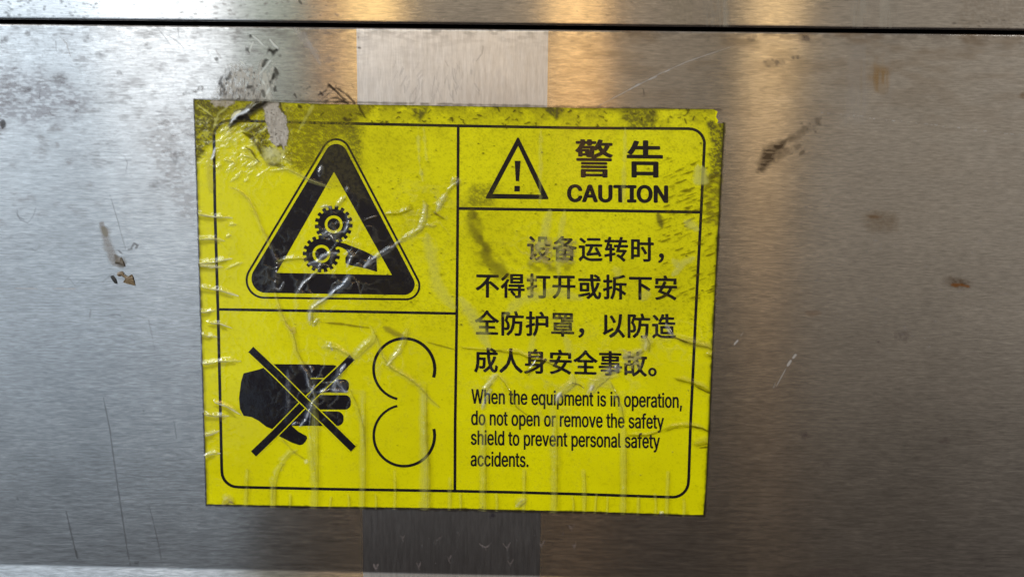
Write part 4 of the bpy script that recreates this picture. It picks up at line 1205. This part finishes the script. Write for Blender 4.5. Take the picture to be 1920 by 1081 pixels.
# tangled creases over the crossed hand, their white highlights painted on
GLINT, BL = srgb(214, 222, 235), srgb(120, 132, 160)
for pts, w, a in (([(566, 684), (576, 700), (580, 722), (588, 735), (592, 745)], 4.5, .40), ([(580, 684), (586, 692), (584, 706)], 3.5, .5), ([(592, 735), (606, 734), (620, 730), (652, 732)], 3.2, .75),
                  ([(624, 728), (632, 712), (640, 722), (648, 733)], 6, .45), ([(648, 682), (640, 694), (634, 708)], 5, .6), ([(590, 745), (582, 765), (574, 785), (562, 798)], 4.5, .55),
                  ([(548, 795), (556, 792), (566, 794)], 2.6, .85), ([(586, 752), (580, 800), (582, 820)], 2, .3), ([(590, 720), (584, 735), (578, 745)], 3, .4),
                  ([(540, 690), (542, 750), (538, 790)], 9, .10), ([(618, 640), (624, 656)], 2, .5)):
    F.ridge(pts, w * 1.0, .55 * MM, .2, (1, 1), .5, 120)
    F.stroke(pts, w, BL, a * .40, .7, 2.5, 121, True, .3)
    F.stroke(pts, w * .30, GLINT, a * .7, .6, 2.4, 122, True, .42)
# creases through the gear triangle
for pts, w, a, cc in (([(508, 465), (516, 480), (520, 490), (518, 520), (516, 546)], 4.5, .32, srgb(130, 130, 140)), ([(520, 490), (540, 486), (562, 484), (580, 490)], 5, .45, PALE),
                      ([(580, 494), (596, 492), (606, 482), (618, 476), (634, 474)], 4, .75, GLINT), ([(594, 508), (580, 522), (570, 530), (557, 549)], 3.4, .6, GLINT),
                      ([(602, 490), (598, 508)], 3, .4, GLINT), ([(656, 516), (645, 532), (630, 542), (616, 556)], 6, .85, srgb(196, 212, 235)),
                      ([(616, 556), (598, 566), (586, 575), (582, 590), (582, 606)], 5.5, .75, srgb(220, 226, 214)), ([(588, 610), (598, 596)], 2.4, .5, GLINT),
                      ([(684, 500), (694, 490), (706, 482), (716, 476), (738, 462), (744, 455)], 3.6, .85, GLINT), ([(690, 486), (702, 488)], 5, .5, GLINT),
                      ([(744, 455), (770, 442), (788, 430), (796, 412), (798, 386), (794, 376)], 4.5, .55, srgb(230, 230, 190)), ([(652, 468), (660, 480), (655, 492), (652, 500)], 4.5, .6, GLINT),
                      ([(628, 452), (620, 438), (612, 440)], 3, .5, GLINT), ([(606, 440), (616, 436), (630, 438), (645, 434)], 3.6, .55, GLINT), ([(648, 400), (654, 412), (652, 424), (646, 436)], 4.5, .55, srgb(190, 205, 225)),
                      ([(604, 388), (614, 386), (622, 390)], 2.5, .55, GLINT), ([(632, 386), (642, 376), (648, 368)], 3.5, .6, srgb(226, 226, 160)), ([(600, 330), (604, 318), (604, 310)], 3.5, .5, GLINT),
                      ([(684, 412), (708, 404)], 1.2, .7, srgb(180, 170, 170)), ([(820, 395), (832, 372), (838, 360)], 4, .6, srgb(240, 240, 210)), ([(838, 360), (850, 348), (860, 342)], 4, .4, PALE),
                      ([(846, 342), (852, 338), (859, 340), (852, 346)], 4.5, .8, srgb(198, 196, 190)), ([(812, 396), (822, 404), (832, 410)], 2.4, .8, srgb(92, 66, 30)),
                      ([(652, 350), (650, 358)], 3, .5, GLINT), ([(512, 545), (516, 540), (526, 543), (534, 528)], 1.6, .6, GLINT), ([(660, 516), (672, 530), (676, 548)], 1.3, .5, srgb(170, 165, 165)),
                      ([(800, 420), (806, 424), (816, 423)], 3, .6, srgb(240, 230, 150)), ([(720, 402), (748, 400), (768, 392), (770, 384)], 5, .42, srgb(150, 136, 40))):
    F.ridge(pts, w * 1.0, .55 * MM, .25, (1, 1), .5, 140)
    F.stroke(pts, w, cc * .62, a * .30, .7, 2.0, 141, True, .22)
    F.stroke([(x - 1, y - .5) for x, y in pts], w * .32, cc, a * .62, .6, 2.2, 142, True, .42)  # painted glint, shifted to the crease's upper left
    F.stroke([(x + w * .9, y + .5) for x, y in pts], .9, srgb(70, 62, 10), .35, .6, .8, 143, True, .25)
crease([(430, 350), (448, 358), (466, 375), (480, 402), (490, 428), (500, 446), (508, 465)], 3.4, .5 * MM, .42, .4, srgb(226, 216, 110), .9, 150)
crease([(516, 548), (520, 565), (528, 590), (536, 606), (546, 620), (552, 640), (554, 655), (562, 672), (570, 684)], 4.4, .5 * MM, .35, .55, srgb(220, 210, 120), .8, 151)
F.stroke([(536, 604), (546, 618), (552, 614), (554, 622), (548, 624)], 1.6, srgb(206, 190, 90), .5, .6, 1, 152)
# right half creases
for pts, w, a, cc in (([(905, 740), (914, 722), (926, 706), (932, 700)], 4.6, .7, srgb(236, 236, 190)), ([(904, 765), (912, 745), (920, 730)], 3.4, .55, GLINT),
                      ([(1044, 752), (1050, 738), (1062, 726), (1074, 716), (1072, 702)], 7, .6, srgb(234, 234, 170)), ([(1042, 748), (1052, 734)], 3.4, .95, srgb(250, 250, 240)),
                      ([(1102, 735), (1114, 720), (1132, 705), (1142, 694), (1160, 690)], 9, .6, srgb(226, 222, 170)), ([(1108, 730), (1112, 720)], 2.6, .9, srgb(250, 248, 240)),
                      ([(1140, 695), (1152, 690), (1160, 684)], 5, .6, GLINT), ([(1142, 714), (1152, 735), (1162, 760), (1168, 790)], 3.6, .4, PALE),
                      ([(1206, 628), (1212, 640), (1210, 655)], 8, .62, srgb(220, 214, 150)), ([(1168, 668), (1186, 664), (1204, 654)], 5, .5, srgb(210, 204, 150)),
                      ([(1248, 606), (1254, 618), (1262, 630)], 2.8, .8, srgb(216, 216, 210)), ([(1262, 630), (1280, 638), (1302, 644), (1322, 648), (1338, 656)], 5.5, .55, srgb(172, 158, 74)),
                      ([(1322, 662), (1336, 668)], 6, .4, srgb(160, 146, 60)), ([(1264, 708), (1290, 714), (1312, 722), (1330, 733)], 5, .35, srgb(160, 150, 30)),
                      ([(1240, 806), (1260, 798), (1290, 796), (1310, 800), (1326, 806)], 5, .40, srgb(170, 160, 24)), ([(1300, 832), (1320, 828), (1328, 830)], 6, .42, srgb(168, 158, 40)),
                      ([(1176, 814), (1210, 814), (1238, 806)], 2.8, .3, srgb(170, 160, 24)), ([(930, 700), (944, 715), (956, 735), (966, 760), (985, 775)], 3, .22, srgb(190, 180, 60)),
                      ([(1000, 660), (1010, 666), (986, 700)], 5, .22, srgb(160, 150, 40)), ([(935, 656), (970, 660), (988, 668), (1024, 676), (1050, 690)], 5, .26, srgb(160, 150, 40)),
                      ([(862, 650), (900, 654), (940, 656)], 2, .18, srgb(150, 140, 30)), ([(968, 948), (976, 940), (984, 934)], 6, .65, srgb(222, 222, 160)),
                      ([(1238, 962), (1242, 958)], 3, .9, srgb(246, 246, 230)), ([(420, 943), (428, 934), (438, 942)], 6, .7, srgb(206, 190, 150))):
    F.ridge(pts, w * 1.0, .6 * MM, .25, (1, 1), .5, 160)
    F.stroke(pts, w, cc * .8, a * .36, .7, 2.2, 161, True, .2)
    F.stroke([(x - 1, y - .5) for x, y in pts], w * .3, cc, a * .6, .6, 2.2, 162, True, .42)  # highlight line painted into the film colour beside each crest
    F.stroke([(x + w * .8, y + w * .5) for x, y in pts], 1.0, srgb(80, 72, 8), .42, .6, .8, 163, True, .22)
for pts in ([(1302, 722), (1318, 730), (1330, 736)], [(1296, 797), (1316, 801), (1328, 808)], [(1262, 631), (1290, 641)], [(1310, 838), (1328, 836)], [(1072, 716), (1086, 720), (1094, 726)]):
    F.stroke(pts, 1.1, srgb(76, 66, 10), .7, .5, .6, 170)
# edge of the laminate over the clean lower part
F.stroke([(600, 603), (640, 606), (680, 612), (692, 613)], 1.4, srgb(130, 116, 30), .6, .6, 1.2, 171, True, .2)
F.stroke([(720, 612), (740, 624), (756, 628)], 5, srgb(140, 128, 50), .5, .7, 2, 172)
F.stroke([(800, 640), (830, 648), (852, 654)], 1, srgb(110, 100, 20), .5)
# crumpled film below the top left corner
F.h += .22 * MM * sstep(.40, .75, noise(X, Y, 13, 9, 70, 3)) * (F.a * 0 + 1) * sstep(500, 440, X + .4 * (Y - 300)) * sstep(215, 240, Y) * sstep(345, 305, Y)
for k in range(46):
    x0, y0 = rng.uniform(405, 500), rng.uniform(232, 345)
    if (x0 - 450) ** 2 / 60 ** 2 + (y0 - 285) ** 2 / 60 ** 2 > 1:
        continue
    l = rng.uniform(6, 22)
    pts = [(x0, y0), (x0 + l * .6, y0 - l * .35), (x0 + l, y0 - l * .8)]
    F.ridge(pts, 2.6, .35 * MM, .2, (1, 1), .4, k)
    F.stroke(pts, 1.2, srgb(226, 226, 120), rng.uniform(.2, .6), .6, .8, k, True, .3)
for pts, w in (([(452, 280), (466, 282), (478, 292)], 5), ([(455, 292), (470, 296), (480, 304)], 4), ([(468, 268), (478, 270), (486, 282)], 5), ([(402, 282), (404, 292), (396, 300)], 3),
               ([(408, 318), (416, 308)], 3), ([(420, 300), (440, 305)], 3), ([(528, 296), (540, 302), (548, 308)], 5), ([(500, 322), (540, 318), (580, 338), (620, 352)], 3)):
    crease(pts, w, .7 * MM, .45, .3, srgb(226, 224, 140), .8, 180)
F.stroke([(462, 276), (472, 282), (480, 296), (488, 304)], 1.4, srgb(70, 62, 10), .7, .6, 1, 181)
F.stroke([(455, 248), (474, 258), (486, 276), (492, 290)], 2.2, srgb(74, 66, 20), .7, .6, 1.4, 182)
# torn strip: the print is gone, grey glue shows
GR = srgb(172, 166, 157)
F.blob([(490, 186), (523, 186), (525, 205), (533, 214), (538.7, 218), (537.7, 236), (541.6, 250), (538, 272), (533, 279), (528, 270), (520, 276), (513, 272), (507.6, 261.6), (501.8, 236), (496, 211)],
       GR, .97, 1.0, 4.5, 190, 0, 5)
idx, m = F.inside([(494, 186), (523, 186), (534, 216), (540, 240), (534, 276), (514, 270), (502, 236), (497, 211)], 2, 3, 190, 5)
F.over(idx, m * .55 * sstep(.42, .72, noise(F.X[idx], F.Y[idx], 5, 9, 301, 3)), srgb(132, 126, 116))
F.over(idx, m * .5 * sstep(.55, .75, noise(F.X[idx], F.Y[idx], 3, 7, 302, 2)), srgb(206, 202, 194))
F.h[idx] = F.h[idx] + .12 * MM * noise(F.X[idx], F.Y[idx], 4, 6, 303, 2)
F.specks(90, (494, 190, 541, 276), 1.3, srgb(60, 52, 48), .8, 191, 1.6)
F.stroke([(525, 190), (528, 205), (534, 214)], 1.3, srgb(60, 50, 30), .7, .5, 1, 192)
F.stroke([(520, 274), (528, 272), (534, 284)], 1.6, srgb(70, 62, 40), .7, .5, 1, 193)
F.blob([(398, 186), (446, 186), (440, 194), (426, 202), (414, 199), (402, 206)], srgb(172, 164, 150), .88, 2, 5, 194, .25, 8)
F.specks(30, (398, 188, 446, 206), 1.5, srgb(70, 62, 40), .7, 195)
F.blob([(496, 276), (520, 280), (534, 282), (532, 298), (524, 310), (506, 308), (494, 300)], srgb(190, 188, 120), .72, 4, 5, 196, .35, 10, (6, 6))
F.ell(508, 286, 9, 10, 0, srgb(210, 210, 160), .5, .5, 197)
F.ell(516, 308, 20, 5, 8, OL2, .6, .6, 198)
F.specks(24, (528, 286, 548, 314), 1.8, srgb(240, 238, 130), .7, 199)
# rolled-up dirty tape fold across the corner
fold = [(507, 182), (492, 192), (476, 200), (462, 210), (448, 218), (438, 228), (430, 236)]
F.ridge(fold, 9, 1.5 * MM, .1, (0, 1), .7, 200)
F.stroke(fold, 8.5, srgb(96, 92, 80), .85, .5, 5, 201, True, .1)
F.stroke([(x + 2, y + 4) for x, y in fold], 2.4, srgb(40, 36, 30), .85, .6, 2, 202)
F.stroke([(470, 204), (456, 212), (446, 216), (436, 226)], 3.2, srgb(196, 204, 214), .85, .6, 2.5, 203, True, .2)  # bluish white highlight of the fold, painted as colour
F.stroke([(452, 208), (442, 214), (434, 222)], 1.8, srgb(226, 224, 190), .8, .6, 1.5, 204)
F.stroke([(505, 184), (494, 188), (480, 194)], 3, srgb(52, 48, 40), .9, .5, 2, 205)
F.stroke([(448, 224), (462, 218), (470, 226)], 3.5, srgb(40, 38, 40), .85, .5, 2, 206)
F.stroke([(405, 276), (402, 288), (398, 300)], 2.2, srgb(216, 224, 238), .7, .6, 1, 207)
F.stroke([(394, 290), (393, 330), (398, 360)], 5, srgb(196, 190, 90), .35, .7, 1.5, 208)
F.stroke([(671, 190), (676, 206), (686, 222)], 1.6, srgb(50, 44, 24), .7, .5, 1, 209)
F.stroke([(644, 222), (652, 226), (660, 224)], 2.4, srgb(70, 62, 34), .7, .5, 2, 210)
F.stroke([(560, 197), (566, 202)], 2.4, srgb(50, 44, 24), .8, .5, 1, 211)
# dirty rim along the sheet's edges
for pts, a, w in ((LEFT, .7, 1.7), (TOP, .6, 1.2), (RIGHT, .75, 2.0), (BOT, .7, 1.4)):
    F.stroke(dens(pts, 40), w, srgb(46, 40, 22), a, .7, 1.2, 220, False, .12)
# sharp random crumpling where the laminate has been creased
rid = 1 - np.abs(2 * noise(X + 14 * noise(X, Y, 30, 30, 93, 2), Y + 14 * noise(X, Y, 30, 30, 94, 2), 26, 26, 91, 3) - 1)
rid = np.clip((rid - .80) / .20, 0, 1) ** 1.6
zone2 = np.zeros(X.size)
for cx, cy, rx, ry, q in ((640, 480, 70, 90, 1), (605, 720, 60, 70, 1), (1130, 700, 80, 60, 1), (1030, 745, 60, 60, .8), (455, 285, 70, 60, 1), (715, 660, 60, 60, .8),
                          (800, 400, 50, 60, .8), (580, 560, 60, 50, .8), (1270, 640, 70, 40, .7), (1010, 470, 50, 40, .8), (520, 520, 40, 80, .6), (420, 600, 40, 250, .4), (920, 730, 40, 60, .7)):
    zone2 = np.maximum(zone2, q * np.exp(-(((X - cx) / rx) ** 2 + ((Y - cy) / ry) ** 2)))
F.h += .34 * MM * rid * zone2
F.over(ALL, rid * zone2 * .07, srgb(226, 226, 200))
# low waves of the whole film
LIFT = np.clip(F.h / (.45 * MM), 0, 1)
F.h += .10 * MM * noise(X, Y, 42, 42, 90, 2)

xz = P(X, Y)
notch = ~((X > 1341) & (Y < 230))
Vf = np.stack([xz[0], -(0.00086 + F.h), xz[1]], -1) - ST_OFF
me = grid_mesh('clear_film', Vf, NU, NV, keep=notch)
me.attributes.new('lift', 'FLOAT', 'POINT').data.foreach_set('value', LIFT.astype(np.float32))
paint_attr(me, F)
me.flip_normals()
link('clear_film', me, M_FILM, ST)

# ------------------------------------------------------------------ torn scrap of brown tape left of the sticker
SCR = plain('brown_tape', (0.12, 0.078, 0.032), 0.4, 0.4, grain=(900, (0.24, 0.19, 0.13)))
DKS = plain('dark_glue', (0.035, 0.035, 0.034), 0.4, 0.5)


def scrap(name, poly, hmax, mat, parent, seed):
    ps, f = fill([dens(poly + [poly[0]], 3)[:-1]])
    c = np.mean(ps, 0)
    ps2 = list(ps) + [tuple(c)]
    n = len(ps)
    faces = [(i, (i + 1) % n, n) for i in range(n)]
    r = random.Random(seed)
    x, z = P(np.array(ps2)[:, 0], np.array(ps2)[:, 1])
    y = [-(0.0002 + r.uniform(0, hmax)) for _ in ps2]
    y[-1] = -(0.0002 + hmax)
    me = bpy.data.meshes.new(name)
    off = parent.location if parent else Vector((0, 0, 0))
    me.from_pydata([(x[i] - off.x, y[i], z[i] - off.z) for i in range(n + 1)], [], faces)
    me.update()
    return link(name, me, mat, parent)


sx, sz = P(230, 521)
ts = empty('tape_scrap', (float(sx), 0, float(sz)), 'tiny torn scrap of brown tape stuck on the bare steel left of the sticker', 'tape scrap')
scrap('brown_shred', [(222, 512), (232, 513), (240, 518), (248, 514), (251, 524), (254, 535), (246, 533), (238, 531), (231, 529), (236, 522)], .0007, SCR, ts, 1)
scrap('dark_flake', [(208, 518), (212, 515), (217, 522), (220, 532), (215, 530), (211, 524)], .0006, DKS, ts, 2)
scrap('dark_flake', [(221, 510), (229, 508), (233, 512), (225, 518), (220, 516)], .0006, SCR, ts, 3)
scrap('dark_flake', [(219, 484), (228, 482), (231, 490), (235, 500), (224, 495), (216, 494)], .0006, plain('grey_glue', (0.12, 0.105, 0.085), .4, .5), ts, 4)

SC.cycles.use_denoising = True
